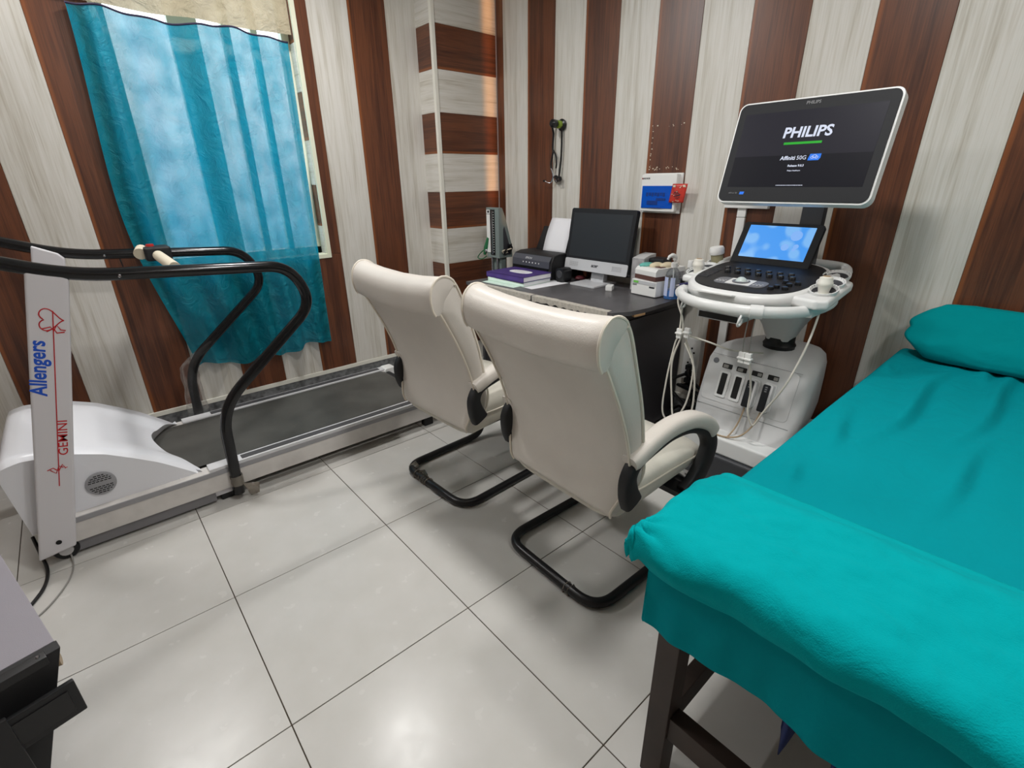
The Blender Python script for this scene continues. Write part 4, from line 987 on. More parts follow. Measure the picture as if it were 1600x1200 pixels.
# tray lip and body
lip = [(1.985, CY-.19), (2.0, CY-.232), (2.5, CY-.22), (2.5, CY+.22), (2.0, CY+.232), (1.985, CY+.19)]
MB().prism(lip, lambda u, v, w: (u, v, w), .2, .285).build('lip', M['us_white'], t, bevel=.012, seg=3)
def body_ring(z, xf, xb, hw, r_):
    pts = []
    for (sx_, sy_, a0) in ((-1, 1, 90), (-1, -1, 180), (1, -1, 270), (1, 1, 0)):
        for k_ in range(6):
            a = R(a0 + 90*k_/5); cx = (xf + r_) if sx_ < 0 else (xb - r_); cy = CY+.012 + sy_*(((hw+.026) if sx_ < 0 else hw*.86) - r_)
            pts.append(Vector((cx + r_*math.cos(a), cy + r_*math.sin(a), z)))
    return pts
rings = [body_ring(.27, 2.06, 2.54, .195, .03), body_ring(.30, 2.085, 2.545, .2, .035), body_ring(.37, 2.105, 2.55, .21, .04), body_ring(.5, 2.14, 2.55, .212, .05), body_ring(.575, 2.162, 2.55, .21, .055), body_ring(.615, 2.185, 2.545, .2, .06), body_ring(.637, 2.225, 2.53, .178, .06), body_ring(.648, 2.27, 2.51, .15, .06)]
body = MB().loft(rings).build('body', M['us_grey'], t, sharp=50)
fs = Vector((.265, 0, .964)).normalized(); fn_ = Vector((-fs.z, 0, fs.x))        # face slope, outward normal
def FP(y, z, w=0):              # point on the sloping front face
    xf = 2.105 + (z-.37)*.268
    return Vector((xf, y, z)) + fn_*w
b = MB()
for za, zb, ya, yb in ((.6075, .6085, CY-.18, CY+.215), (.3695, .3705, CY-.19, CY+.235)): b.prism([(ya, za), (yb, za), (yb, zb), (ya, zb)], lambda u, v, w: FP(u, v, w), -.002, .0012)
b.build('panel_seam', M['us_dark'], body, kind='stuff')
def fbox(nm, y0, y1, z0, z1, w0, w1, m, par, bevel=.0, r_=.004):
    return MB().prism(rrect(y1-y0, z1-z0, r_, 3, (y0+y1)/2, (z0+z1)/2), lambda u, v, w: FP(u, v, w), w0, w1).build(nm, m, par, bevel=bevel)
fbox('port_panel', CY-.175, CY+.222, .395, .605, -.002, .0022, M['us_grey'], body, .001, .02)
for i, y in enumerate((.952, .885, .815, .745)):
    p = fbox('port', y-.025, y+.025, .42, .54, .001, .007, M['us_white'], body, .002, .008)
    fbox('port_slot', y-.013, y+.015, .432, .531, .004, .0078, M['slot'], p, 0, .004)
    s_ = fbox('latch_window', y-.022, y+.024, .553, .575, .0015, .0035, M['slot'], body, 0, .003)
    fbox('latch', y-.006 if i < 2 else y-.02, y+.018 if i < 2 else y-.002, .556, .57, .003, .006, M['cable_grey'], s_, 0, .002)
q = MB().lathe([(0, 0), (.013, 0), (.013, .003), (.009, .004), (0, .004)], FP(1.012, .578, .001), M=Vector((0,0,1)).rotation_difference(fn_).to_matrix().to_4x4(), n=18).build('power_button', M['key'], body)
# side grille strip
MB().prism([(2.2, .3), (2.21, .3), (2.25, .58), (2.24, .58)], lambda u, v, w: (u, w, v), CY-.2085, CY-.19).build('side_seam', M['us_dark'], body)
# bellows and neck
MB().lathe([(0, .64), (.07, .64), (.066, .652), (.07, .664), (.062, .676), (.062, .70), (0, .70)], (2.35, CY, 0), n=24).build('bellows', M['slot'], t)
MB().loft([[Vector((2.35+x*a, CY+y*b_, z)) for x, y in rrect(2, 2, .5, 4)] for z, a, b_ in ((.69, .055, .05), (.75, .07, .075), (.84, .13, .12), (.875, .2, .15))]).build('neck', M['us_grey'], t, sharp=50)
# console (turned a little to the left)
KY = .895
cons = MB().loft([[Vector((x, y, z)) for x, y in [(2.18 + (.01 if s_ < 0 else 0) + a*math.copysign(abs(math.cos(q_))**.75, math.cos(q_)), KY + b_*math.copysign(abs(math.sin(q_))**.75, math.sin(q_))) for q_ in [2*math.pi*i/40 for i in range(40)] for s_ in (1,)]] for z, a, b_ in ((.872, .16, .14), (.89, .25, .215), (.92, .285, .25), (.945, .285, .255), (.957, .275, .248))])
def tilt(v):                    # the console top rises towards the back
    return Vector((v.x, v.y, v.z + max(0, (v.x-1.9))*.115*sm(.88, .95, v.z)))
cons.v = [tilt(v) for v in cons.v]
con = cons.build('console', M['us_white'], t, sharp=55)
def KZ(x): return .957 + max(0, (x-1.9))*.115
def outline(a, b_, cx=2.18, cy=KY, n=44, e=.7): return [(cx + a*math.copysign(abs(math.cos(q_))**e, math.cos(q_)), cy + b_*math.copysign(abs(math.sin(q_))**e, math.sin(q_))) for q_ in [2*math.pi*i/n for i in range(n)]]
MB().prism(outline(.255, .228), lambda u, v, w: (u, v, KZ(u)+w), -.003, .004).build('key_panel', M['black_matt'], con, bevel=.002)
tp_ = MB().prism(rrect(.21, .085, .028, 5), lambda u, v, w: (2.035+v, KY+.01+u, KZ(2.035+v)+w), .003, .0065).build('trackball_panel', M['key'], con, bevel=.001)
MB().prism(rrect(.1, .078, .004, 2), lambda u, v, w: (2.035+v, KY+.01+u, KZ(2.035+v)+w), .005, .0075).build('trackball_plate', M['us_white'], tp_)
MB().lathe([(.034, 0), (.036, .003), (.032, .006), (.027, .004), (.027, 0)], (2.04, KY+.01, KZ(2.04)+.005), n=28).build('trackball_ring', M['key'], tp_)
MB().lathe([(.025*math.cos(R(a)), .025*math.sin(R(a))-.006) for a in range(0, 91, 15)], (2.04, KY+.01, KZ(2.04)+.007), n=24).build('trackball', mat('trackball', srgb(196,208,206), .15), tp_)
for i in range(7):
    y = KY+.15-.045*i
    for j, x in enumerate((2.2, 2.155)):
        yy = y - .022*j
        MB().lathe([(0, 0), (.0125, 0), (.0125, .012), (.010, .015), (0, .015)], (x, yy, KZ(x)+.003), n=16).build('knob', M['black'], con)
for (x, y) in ((2.1, KY-.14), (2.07, KY-.165), (2.1, KY-.185), (2.03, KY-.135), (2.0, KY-.125), (2.02, KY-.17)):
    MB().lathe([(0, 0), (.012, 0), (.012, .01), (.009, .013), (0, .013)], (x, y, KZ(x)+.003), n=16).build('knob', M['black'], con)
b = MB()
for i in range(8):
    x = 2.05+.018*i; b.box((x, KY+.165, KZ(x)+.003), (x+.008, KY+.21, KZ(x)+.007))
b.build('sliders', M['us_dark'], con, kind='stuff')
b = MB()
for s_ in (-1, 1):
    for i in range(3):
        for j in range(2): b.box((2.01+.022*j, KY+.01+s_*(.062+.014*i)-.004, KZ(2.02)+.0062), (2.02+.022*j, KY+.01+s_*(.062+.014*i)+.004, KZ(2.02)+.0085))
b.build('panel_keys', M['silver'], tp_, kind='stuff')
# wrap-around handle
hp = []
for i in range(33):
    a = R(82 + 196*i/32) if False else R(75 + 210*i/32)
    hp.append(Vector((2.14 + .31*math.copysign(abs(math.cos(a))**.85, math.cos(a)), KY-.012 + .278*math.copysign(abs(math.sin(a))**.9, math.sin(a)), .912)))
rings = []
for i, p in enumerate(hp):
    a = hp[max(0, i-1)]; c_ = hp[min(len(hp)-1, i+1)]; tg = (c_-a).normalized(); sd = Vector((tg.y, -tg.x, 0))
    rings.append([p + sd*(.017*math.cos(q_)) + Vector((0, 0, .022*math.sin(q_))) for q_ in [2*math.pi*j/14 for j in range(14)]])
hd = MB().loft(rings).build('handle', M['us_white'], t, sharp=60)
for i in (6, 20):
    p = hp[i]; tg = (hp[i+1]-hp[i-1]).normalized()
    MB().tube([p-tg*.022, p+tg*.022], .0265, 14).build('handle_clamp', M['us_white'], hd)
for ya, yb in ((KY+.1, KY+.275), (KY-.29, KY-.1)): MB().box((2.0, ya, .885), (2.2, yb, .925)).build('handle_mount', M['us_white'], hd, bevel=.012)
MB().box((1.985, KY-.035, .815), (2.25, KY+.155, .85)).build('drawer', M['us_grey'], con, bevel=.003)
MB().box((1.982, KY-.025, .82), (1.99, KY+.145, .845)).build('drawer_slot', M['slot'], con)
# rear handle
MB().tube(bez([(2.3, KY-.24, .985), (2.42, KY-.255, 1.0), (2.51, KY-.2, 1.01), (2.53, KY-.05, 1.012), (2.53, KY+.08, 1.012), (2.5, KY+.2, 1.01), (2.4, KY+.25, 1.0), (2.3, KY+.24, .985)], 6), .02, 12).build('rear_handle', M['us_white'], t, sharp=60)
# probe holders left and right
def holder(cx, cy, dz, parent, nm='probe_holder'):
    o = MB().lathe([(.0, -.04), (.032, -.04), (.049, .0), (.05, .008), (.046, .008), (.04, .0), (.03, -.034), (0, -.034)], (cx, cy, dz), M=Matrix.Rotation(R(-16), 4, 'Y'), n=22).build(nm, M['us_white'], parent)
    MB().lathe([(0, -.034), (.031, -.034), (.041, .0), (.0455, .0072), (.041, .0), (.0, -.03)], (cx, cy, dz), M=Matrix.Rotation(R(-16), 4, 'Y'), n=20).build('holder_well', M['us_dark'], o); return o
HR = ((2.08, .61), (2.185, .622), (2.295, .638)); HL = ((2.16, KY+.272), (2.25, KY+.275), (2.345, KY+.275))
for x, y in HR: holder(x, y, .978 + (x-2.06)*.1, t)
for x, y in HL: holder(x, y, .972 + (x-2.16)*.1, t)
MB().prism([(2.0, KY-.335), (2.28, KY-.325), (2.32, KY-.28), (2.3, KY-.2), (1.99, KY-.2), (1.975, KY-.3)], lambda u, v, w: (u, v, w+(u-2.0)*.1), .925, .962).build('holder_rail', M['us_white'], t, bevel=.012, seg=3)
MB().prism([(2.1, KY+.315), (2.38, KY+.315), (2.4, KY+.2), (2.09, KY+.2)], lambda u, v, w: (u, v, w+(u-2.0)*.1), .922, .952).build('holder_rail', M['us_white'], t, bevel=.012, seg=3)
# touch screen
sM = Matrix.Translation((2.335, .937, 1.003)) @ Matrix.Rotation(R(32), 4, 'Y')
def SM(u, v, w): return sM @ Vector((w, -u, v))
sc_ = MB().prism(rrect(.345, .215, .012, 4, 0, .105), lambda u, v, w: SM(u, v, w), 0, .022).build('touch_screen', M['bezel'], t, bevel=.003)
MB().prism(rrect(.285, .158, .002, 2, 0, .118), lambda u, v, w: SM(u, v, w), -.0012, .004).build('touch_display', M['blue_screen'], sc_)
b = MB()
for (u0, v0, r_) in ((.075, .155, .024), (.045, .098, .016), (.085, .09, .008), (.09, .105, .011)):
    b.prism([(u0+r_*math.cos(R(a)), v0+r_*math.sin(R(a))) for a in range(0, 360, 18)], lambda u, v, w: SM(u, v, w), -.0018, -.0008)
b.build('display_bubbles', mat('pale display bubble', (0,0,0,1), .3, emit=srgb(128,176,240), estr=1), sc_)
MB().prism([(-.06, -.02), (.06, -.02), (.07, .03), (-.07, .03)], lambda u, v, w: SM(u, v, w), .004, .03).build('screen_hinge', M['bezel'], sc_, bevel=.003)
# monitor arm and monitor
MB().prism([(.0, 0), (.05, 0), (.05, .42), (.0, .42)], lambda u, v, w: (2.46+u, .835+w, .98+v), -.045, .045).build('monitor_arm', M['us_dark'], t, bevel=.01)
MB().tube([(2.49, .835, 1.40), (2.3, .83, 1.44), (2.13, .80, 1.46)], [.035, .03, .03], 14).build('monitor_elbow', M['us_dark'], t)
mM = Matrix.Translation((2.08, .790, 1.463)) @ Matrix.Rotation(R(16), 4, 'Y')
def MM(u, v, w): return mM @ Vector((w, -u, v))
mw, mh = .538, .372
mo = MB().prism(rrect(mw, mh, .03, 6), lambda u, v, w: MM(u, v, w), .0, .045).build('monitor', M['us_white'], t, bevel=.004)
MB().prism(rrect(mw-.014, mh-.014, .025, 6), lambda u, v, w: MM(u, v, w), -.004, .01).build('monitor_bezel', M['bezel'], mo, bevel=.002)
dw, dh, dc = .468, .268, .007
x_ = (mM.to_3x3() @ Vector((0,-1,0))); y_ = (mM.to_3x3() @ Vector((0,0,1)))
MB().prism([(-dw/2, dc-.022), (dw/2, dc-.022), (dw/2, dc+dh/2), (-dw/2, dc+dh/2)], lambda u, v, w: MM(u, v, w), -.0046, -.002).build('display', M['scr_top'], mo)
MB().prism([(-dw/2, dc-dh/2), (dw/2, dc-dh/2), (dw/2, dc-.022), (-dw/2, dc-.022)], lambda u, v, w: MM(u, v, w), -.0046, -.002).build('display', M['scr_low'], mo)
W_ = -.0050
text('PHILIPS', .05, M['e_white'], mo, frame(MM(.008, .062, W_), x_, y_), offset=.0013, sx=1.03, label='white logo lettering', shear=.05)
MB().prism([(-.062, .022), (.066, .022), (.066, .030), (-.062, .030)], lambda u, v, w: MM(u, v, w), W_-.0003, W_+.0003).build('progress_bar', M['e_green'], mo)
text('Affiniti', .0195, M['e_white'], mo, frame(MM(-.033, -.026, W_), x_, y_), offset=.0003)
text('50G', .0195, M['e_white'], mo, frame(MM(.014, -.026, W_), x_, y_))
MB().prism([(.037, -.036), (.072, -.036), (.077, -.028), (.077, -.014), (.041, -.014), (.037, -.03)], lambda u, v, w: MM(u, v, w), W_-.0003, W_+.0003).build('badge', M['e_blue'], mo)
b = MB()
for cx_, r_ in ((.05, .005), (.064, .005), (.057, .007)): b.tube([MM(cx_+r_*math.cos(R(a)), -.026+(.003 if r_ > .006 else 0)+r_*math.sin(R(a))*.8, W_-.0005) for a in range(0, 360, 30)], .0006, 4, closed=True)
b.build('badge_mark', M['e_white'], mo, kind='stuff')
text('Release 9.0.3', .0105, M['e_white'], mo, frame(MM(.002, -.053, W_), x_, y_), offset=.0002)
text('Philips Healthcare', .0062, M['e_white'], mo, frame(MM(.0, -.07, W_), x_, y_))
b = MB(); rn = random.Random(3); u_ = -.048
while u_ < .045:
    w_ = rn.uniform(.0025, .009); b.prism([(u_, -.1225), (u_+w_, -.1225), (u_+w_, -.1205), (u_, -.1205)], lambda u, v, w: MM(u, v, w), W_-.0002, W_+.0002); u_ += w_+.0012
b.build('small_print', M['e_white'], mo, kind='stuff')
text('PHILIPS', .015, M['grey_ink'], mo, frame(MM(.0, .163, -.0044), x_, y_), offset=.0003)
text('Affiniti 50', .0085, M['grey_ink'], mo, frame(MM(-.205, -.15, -.0044), x_, y_))
MB().prism([(-.178, -.155), (-.162, -.155), (-.16, -.145), (-.177, -.145)], lambda u, v, w: MM(u, v, w), -.0048, -.004).build('bezel_badge', M['e_blue'], mo)
# hooks under the handle and hanging cable clips
for k_, (x, y) in enumerate(((1.935, KY+.195), (1.83, KY-.105))):
    MB().tube(bez([(x, y, .895), (x-.012, y, .88), (x-.012, y+.004, .862), (x, y+.006, .853), (x+.012, y+.002, .862), (x+.012, y, .88)], 5), .0045, 8).build('cable_hook', M['us_white'], hd)
# ---- probes: each with its connector in the cart and its cable
def probe(name, pos, path, mcab, label, conn=None, tan=None):
    t = thing(name, pos, label, 'ultrasound probe', 'ultrasound probes')
    MB().lathe([(0, -.03), (.014, -.03), (.02, .0), (.024, .014), (.0265, .018), (.0265, .026), (.024, .03), (.022, .044), (.012, .048), (0, .048)], pos, n=20).build('head', M['pvc'], t)
    MB().lathe([(0, .046), (.013, .046), (.012, .05), (0, .05)], pos, n=16).build('face', M['cable_tan'], t)
    MB().tube(bez(path, 10), .0042, 8).build('cable', mcab, t)
    if conn:
        y = conn
        c1 = MB().prism(rrect(.042, .125, .012, 4, y, .475), lambda u, v, w: FP(u, v, w), .006, .036).build('connector', M['us_grey'], t, bevel=.003)
        MB().prism(rrect(.03, .118, .005, 3, y+.004, .475), lambda u, v, w: FP(u, v, w), .034, .041).build('connector_face', M['bezel'], c1, bevel=.001)
        b = MB()
        for i in range(3): b.prism(rrect(.01, .005, .001, 2, y+.004, .505+.009*i), lambda u, v, w: FP(u, v, w), .0405, .042)
        b.build('connector_mark', M['grey_ink'], c1, kind='stuff')
        if tan: MB().tube(bez(tan, 8), .0038, 8).build('connector_lead', M['cable_tan'], t)
hx, hy = HR[0]
FX = FP(.745, .43, .03)
probe('ultrasound_probe', (hx, hy, .985), [(hx, hy, .955), (hx, hy-.003, .9), (2.02, KY-.29, .78), (1.98, KY-.26, .62), (1.98, KY-.2, .48), (1.985, .73, .40), (1.97, .755, .46), (1.97, .76, .56), (1.95, .775, .67), (1.93, .775, .70)], M['cable'], 'ivory ultrasound probe in the right-hand holder of the machine', conn=.745, tan=[FP(.75, .42, .02), (2.07, .76, .36), (2.02, .79, .31), (2.0, .86, .29), (2.0, .96, .30), (2.02, 1.0, .32)])
hx, hy = HL[0]
probe('ultrasound_probe', (hx, hy, .985), [(hx, hy, .955), (2.05, KY+.29, .87), (1.95, KY+.2, .8), (1.94, KY+.19, .73), (1.93, KY+.215, .6), (1.94, KY+.2, .42), (1.93, KY+.17, .33), (1.95, KY+.13, .42), (1.95, KY+.12, .6), (1.95, KY+.17, .71), (1.94, KY+.165, .735), (1.98, KY+.08, .715), (2.02, KY-.0, .69), (2.1, KY-.06, .675), (2.17, KY-.08, .66)], M['cable'], 'ivory ultrasound probe in the left-hand holder of the machine', conn=.815, tan=[FP(.82, .42, .02), (2.07, .825, .35), (2.03, .835, .30), (1.99, .85, .27)])
t = thing('probe_cable', (1.94, KY+.2, .3), 'ivory spare cable looped from the left hook of the ultrasound machine', 'cable')
MB().tube(bez([(1.935, KY+.2, .858), (1.935, KY+.2, .735), (1.935, KY+.215, .68), (1.925, KY+.23, .5), (1.92, KY+.225, .34), (1.94, KY+.16, .29), (1.95, KY+.1, .38), (1.945, KY+.11, .58), (1.94, KY+.17, .70)], 10), .004, 8).build('cord', M['cable'], t)
for dx, dy, dz in ((0, .2, .735), (.0, .163, .745)):
    b = MB().box((1.93, KY+dy-.012, dz-.02), (1.945, KY+dy+.012, dz+.025)).box((1.925, KY+dy-.016, dz), (1.95, KY+dy+.016, dz+.008)); b.build('clip', M['white'], t, bevel=.003)
t = thing('cable_clips', (1.9, .77, .7), 'pair of white cable clips hanging on grey cords in front of the cart', 'cable clip')
for y, x in ((.79, 1.9), (.765, 1.9)):
    MB().tube(bez([(1.85, y-.02, .885), (1.88, y-.005, .8), (x, y, .73)], 6), .0022, 6).build('cord', M['cable_grey'], t)
    MB().box((x-.008, y-.012, .69), (x+.008, y+.012, .735)).box((x-.012, y-.016, .706), (x+.012, y+.016, .714)).build('clip', M['white'], t, bevel=.003)
# gel jar in the left holder, white card on the handle
gx_, gy_ = HL[2]
t = thing('gel_jar', (gx_, gy_, .985), 'gel jar with a white lid tilted in the left probe holder', 'jar')
Mg = Matrix.Rotation(R(-8), 4, 'Y') @ Matrix.Rotation(R(-6), 4, 'X')
MB().lathe([(0, 0), (.026, 0), (.028, .004), (.028, .05), (.025, .056), (0, .056)], (gx_, gy_, .985), M=Mg, n=22).build('jar_body', M['olive_gel'], t)
MB().lathe([(0, .052), (.032, .052), (.034, .056), (.034, .078), (.03, .086), (0, .088)], (gx_, gy_, .985), M=Mg, n=24).build('lid', M['white'], t)
one('white_card', MB().prism(rrect(.17, .055, .008, 3), lambda u, v, w: (1.895+v+ .12*u*u, KY+.045+u, .945+w-.2*(v)), 0, .006), M['white'], 'white plastic card lying on the console handle', 'card', (1.9, KY+.04, .94), bevel=.001)
t = thing('pen', (2.02, KY+.25, .93), 'dark blue pen lying inside the console handle', 'pen')
MB().tube([(1.99, KY+.262, .938), (2.06, KY+.25, .937)], .006, 8).build('barrel', mat('navy plastic', srgb(24,26,84), .3), t)
MB().tube([(1.97, KY+.265, .938), (1.99, KY+.262, .938)], [.002, .005], 8).build('tip', M['chrome'], t)

# ================================================================== examination bed
BX0, BX1, BY0, BY1, BZ = .73, 2.56, -.36, .415, .695
t = thing('examination_bed', (1.65, .02, 0), 'dark wooden examination bed in the lower right foreground', 'bed')
for x in (.765, 2.5):
    for y in (BY0+.035, BY1-.062): MB().box((x-.028, y-.026, 0), (x+.028, y+.026, .60)).build('leg', M['wood_dark'], t, bevel=.003)
for y in (BY0+.035, BY1-.062):
    MB().box((.793, y-.018, .165), (2.472, y+.018, .235)).build('side_stretcher', M['wood_dark'], t, bevel=.003)
    MB().box((.74, y-.022, .53), (2.54, y+.022, .6)).build('side_rail', M['wood_dark'], t, bevel=.003)
for x in (.765, 2.5):
    for za, zb in ((.165, .235), (.53, .6)): MB().box((x-.02, BY0+.06, za), (x+.02, BY1-.088, zb)).build('end_rail', M['wood_dark'], t, bevel=.003)
MB().box((1.25, BY0+.05, .08), (1.31, BY1-.05, .14)).build('cross_stretcher', M['wood_dark'], t, bevel=.003)
MB().box((BX0+.01, BY0+.01, .6), (BX1-.01, BY1-.01, .62)).build('deck_board', M['wood_dark'], t)
MB().box((BX0+.015, BY0+.012, .62), (BX1-.015, BY1-.012, BZ-.034)).build('mattress', M['us_dark'], t, bevel=.02, seg=3)
def drape(s, r_):
    """s>0 inside; returns (inset position, drop)"""
    if s >= r_: return s, 0.0
    over = r_ - s; a = over/r_
    if a < math.pi/2: return r_ - r_*math.sin(a), r_*(1-math.cos(a))
    return 0.0, r_ + (over - r_*math.pi/2)
def sheetf(u, v):
    # u: from the head (0) to the foot hem (1), v: left hem (0) to right hem (1)
    L_ = 1.83; hang = .2 + .006*math.sin(v*9+1) + .006*noise.noise(Vector((v*6, 2, 2))) ; hs = .2
    s = (L_ + hang)*(1-u) - hang
    Wd = BY1-BY0; tt = (Wd + 2*hs)*v - hs
    px, dx = drape(s, .03)
    if tt < Wd/2: py, dy = drape(tt, .03); y = BY1 - py
    else: py, dy = drape(Wd-tt, .03); y = BY0 + py
    d_ = max(dx, dy); x = BX0 + px; z = BZ - d_
    top = 1-sm(.0, .03, d_)
    # wrinkles: long shallow diagonal creases on the top, gentle waves in the drop
    w_ = noise.noise(Vector((x*2.2+y*3.1, y*5-x*1.1, 0)))
    z += top*(.006*w_ + .004*noise.noise(Vector((x*7, y*9, 4))))
    for (cx_, cy_, ang, ln, dp) in ((1.95, .232, -3, .3, .008), (2.12, .06, -4, .34, .008), (2.26, .385, 2, .08, .005), (1.55, .335, 4, .12, .005), (1.2, .33, 2, .06, .005), (2.4, .12, -3, .1, .005), (1.5, .05, -6, .2, .005), (1.75, -.12, -4, .3, .006)):
        ca, sa = math.cos(R(ang)), math.sin(R(ang)); p_ = (x-cx_)*sa + (y-cy_)*(-ca)*1; q_ = (x-cx_)*ca + (y-cy_)*sa
        p_ += .014*math.sin(q_*8)
        z += top*dp*2.2*math.exp(-(q_/ln)**2)*(math.exp(-(p_/.02)**2) - .8*math.exp(-((p_-.03)/.022)**2))
    if d_ > .01:
        k_ = sm(.01, .15, d_)
        if dx > dy: x -= k_*(.004 + .014*noise.noise(Vector((y*7, z*3, 0))) + .006*noise.noise(Vector((y*22, z*6, 3))) + .004*math.sin(y*26)); z += .0
        else: y += k_*(.01*noise.noise(Vector((x*5, z*3, 5)))+.006)*(1 if tt < Wd/2 else -1)
    return Vector((x, y, z))
sh = one('bed_sheet', MB().grid(sheetf, 230, 150), M['teal'], 'teal cotton sheet covering the examination bed', 'sheet', (1.65, .02, BZ), sharp=180, solid=.003)
def foot(u, v):
    # thicker brushed cloth folded over the foot end; u: inner edge -> foot hem, v: left hem -> right
    X0 = BX0-.035; Y1 = BY1+.04; L_ = .375 + .03*v; hang = .055 + .012*math.sin(v*8) + .01*noise.noise(Vector((v*9, 0, 1)))
    s = (L_+hang)*(1-u) - hang; Wd = Y1-BY0+.03; hs = .035
    tt = (Wd+2*hs)*v - hs
    px, dx = drape(s, .045)
    if tt < Wd/2: py, dy = drape(tt, .04); y = Y1 - py
    else: py, dy = drape(Wd-tt, .04); y = BY0-.03 + py
    d_ = max(dx, dy); x = X0 + px
    z = BZ + .042 - d_
    inner = sm(0, .11, (L_ - s)) if s > 0 else 1
    z -= (1-inner)*.036
    top = 1-sm(.0, .05, d_)
    z += (.4+.6*top)*(.010*noise.noise(Vector((x*6, y*5, 3))) + .009*noise.noise(Vector((x*13, y*10, 8))) + .004*noise.noise(Vector((x*34, y*26, 5))) + .006*math.sin(y*7+1)) * inner
    if dx > .01: x += sm(.01, .06, dx)*(.014*noise.noise(Vector((y*11, 1, z*8))) + .012*sm(.05, .09, dx))
    if dy > dx and dy > .01: y += (.01*noise.noise(Vector((x*14, 1, z*8))))*(1 if tt < Wd/2 else -1)
    # puckered corner
    cd = math.hypot(x-X0, y-Y1); z += .012*math.sin(math.atan2(y-Y1, x-X0-.02)*9)*math.exp(-(cd/.07)**2)
    return Vector((x, y, z))
one('foot_cloth', MB().grid(foot, 90, 150), M['teal_fleece'], 'brushed teal cloth folded over the foot of the bed', 'cloth', (.88, .02, BZ+.03), sharp=180, solid=.008)
# pillow
def pil(u, v):
    a = u*2*math.pi; q_ = -math.pi/2 + v*math.pi
    cs = lambda w_, e: math.copysign(abs(w_)**e, w_)
    x = cs(math.cos(a), .5)*cs(math.cos(q_), .5); y = cs(math.sin(a), .5)*cs(math.cos(q_), .5); z = cs(math.sin(q_), .9)
    e_ = max(abs(x)**6, abs(y)**8)
    z *= (1-.35*e_)*(1-.35*abs(x*y)**3)
    k_ = 1 + .05*abs(x*y)**4 - .05*(1-abs(x))**2*abs(y)**8      # corners pulled out
    X_ = .125*x*k_*(1-.5*max(0, abs(y)-.72)/.28); Y_ = .36*y*k_; Z_ = .056*z
    r_ = abs(y)**3                                                # gathers near the ends
    Z_ += r_*.006*math.sin(X_*70 + 2*Y_) + .007*noise.noise(Vector((X_*10, Y_*7, z*2))) + .004*noise.noise(Vector((X_*24, Y_*18, z*3)))
    return Vector((X_, Y_, Z_))
pm = Matrix.Translation((2.478, .045, .808)) @ Matrix.Rotation(R(-50), 4, 'Y')
b = MB().grid(pil, 120, 60); b.v = [pm @ v for v in b.v]
t = thing('pillow', (2.45, .045, BZ), 'teal covered pillow at the head of the bed by the wall', 'pillow')
b.build('cover', M['teal_pillow'], t, sharp=180)
# blue cloths hanging under the bed
def bluecl(cx, cy, w_, h, z0, sd):
    def f(u, v): return Vector((cx + .012*math.sin(u*7+sd) + .01*v, cy - w_*(u-.5)*(1-.55*v), z0 - h*v*(1-.35*abs(u-.4))))
    return MB().grid(f, 12, 10)
one('blue_cloth', bluecl(.95, .145, .07, .5, .597, 1), M['blue_cloth'], 'navy cloth hanging under the bed, the left one', 'cloth', (.95, .16, .58), solid=.002, sharp=90)
one('blue_cloth', bluecl(.93, .02, .13, .5, .597, 2), M['blue_cloth'], 'navy cloth hanging under the bed, the right one', 'cloth', (.93, .03, .58), solid=.002, sharp=90)

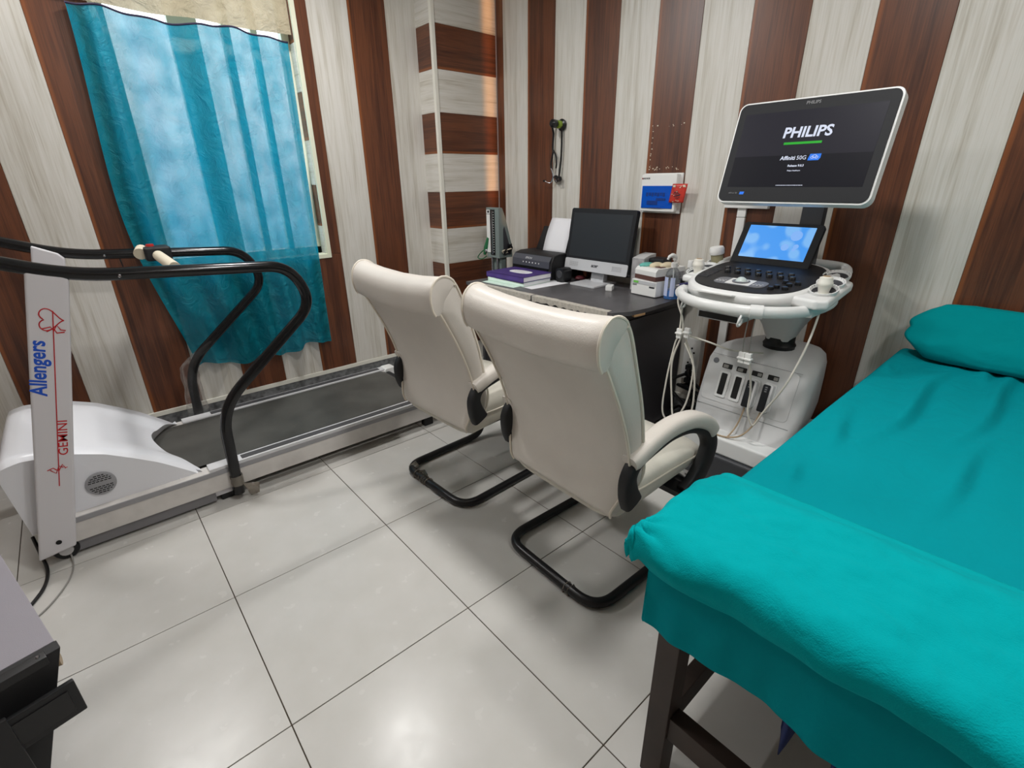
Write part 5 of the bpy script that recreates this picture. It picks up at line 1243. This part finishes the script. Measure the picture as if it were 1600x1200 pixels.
# ================================================================== computer tower at the lower left
rz = 13.5
Tm = Matrix.Translation((-.255, 1.246, 0)) @ Matrix.Rotation(R(rz), 4, 'Z')       # right front corner
t = thing('equipment_tower', (-.35, 1.45, 0), 'grey topped equipment tower with black front panels at the lower left', 'equipment tower')
def taper(y0, y1, x0, x1, z0, z1, dx):
    vs = [(x0, y0, z0), (x1-dx, y0, z0), (x1-dx, y1, z0), (x0, y1, z0), (x0, y0, z1), (x1, y0, z1), (x1, y1, z1), (x0, y1, z1)]
    return MB().add([Tm @ Vector(v) for v in vs], [(0,3,2,1),(4,5,6,7),(0,1,5,4),(1,2,6,5),(2,3,7,6),(3,0,4,7)])
taper(.012, .56, -.24, 0, .02, .45, .15).build('casing', M['tower'], t, bevel=.003)
taper(-.02, .012, -.242, .003, .02, .45, .15).build('front_panel', M['black_matt'], t, bevel=.003)
MB().box((-.2, -.03, .432), (-.022, -.004, .453), Tm).build('front_hinge', M['black'], t, bevel=.002)
MB().lathe([(0, 0), (.004, 0), (.003, .003), (0, .003)], Tm @ Vector((-.034, -.016, .453)), n=10).build('screw', M['chrome'], t)
tr = MB().box((-.215, -.062, .295), (-.004, -.05, .385), Tm).box((-.215, -.05, .30), (-.02, -.018, .31), Tm).build('open_tray', M['black_matt'], t, bevel=.003)
MB().box((-.18, -.0645, .312), (-.02, -.0615, .37), Tm).build('tray_label_frame', M['black'], tr, bevel=.001)
MB().box((-.235, -.074, .2), (-.11, -.062, .40), Tm).build('bay_cover', M['black_matt'], t, bevel=.003)
MB().lathe([(0, 0), (.014, 0), (.014, .008), (0, .008)], Tm @ Vector((-.012, .01, .40)), axis='x', n=12).build('side_knob', M['cable_tan'], t)
for x in (-.215, -.175):
    for y in (.04, .5): MB().box((x-.02, y-.02, 0), (x+.02, y+.02, .021), Tm).build('foot', M['black'], t)
# leads on the floor behind it
t = thing('power_lead', (-.4, 2.2, 0), 'black power lead on the floor at the front of the treadmill', 'cable')
MB().tube(bez([(-.42, 2.42, .1), (-.41, 2.36, .05), (-.4, 2.28, .008), (-.42, 2.16, .006), (-.5, 2.02, .006)], 8), .006, 8).build('lead', M['black'], t)
t = thing('power_lead', (-.3, 2.2, 0), 'thin grey lead curving over the floor by the treadmill wheel', 'cable')
MB().tube(bez([(-.33, 2.36, .03), (-.325, 2.28, .005), (-.34, 2.18, .004), (-.4, 2.06, .004), (-.5, 1.96, .004)], 8), .003, 8).build('lead', M['cable_grey'], t)
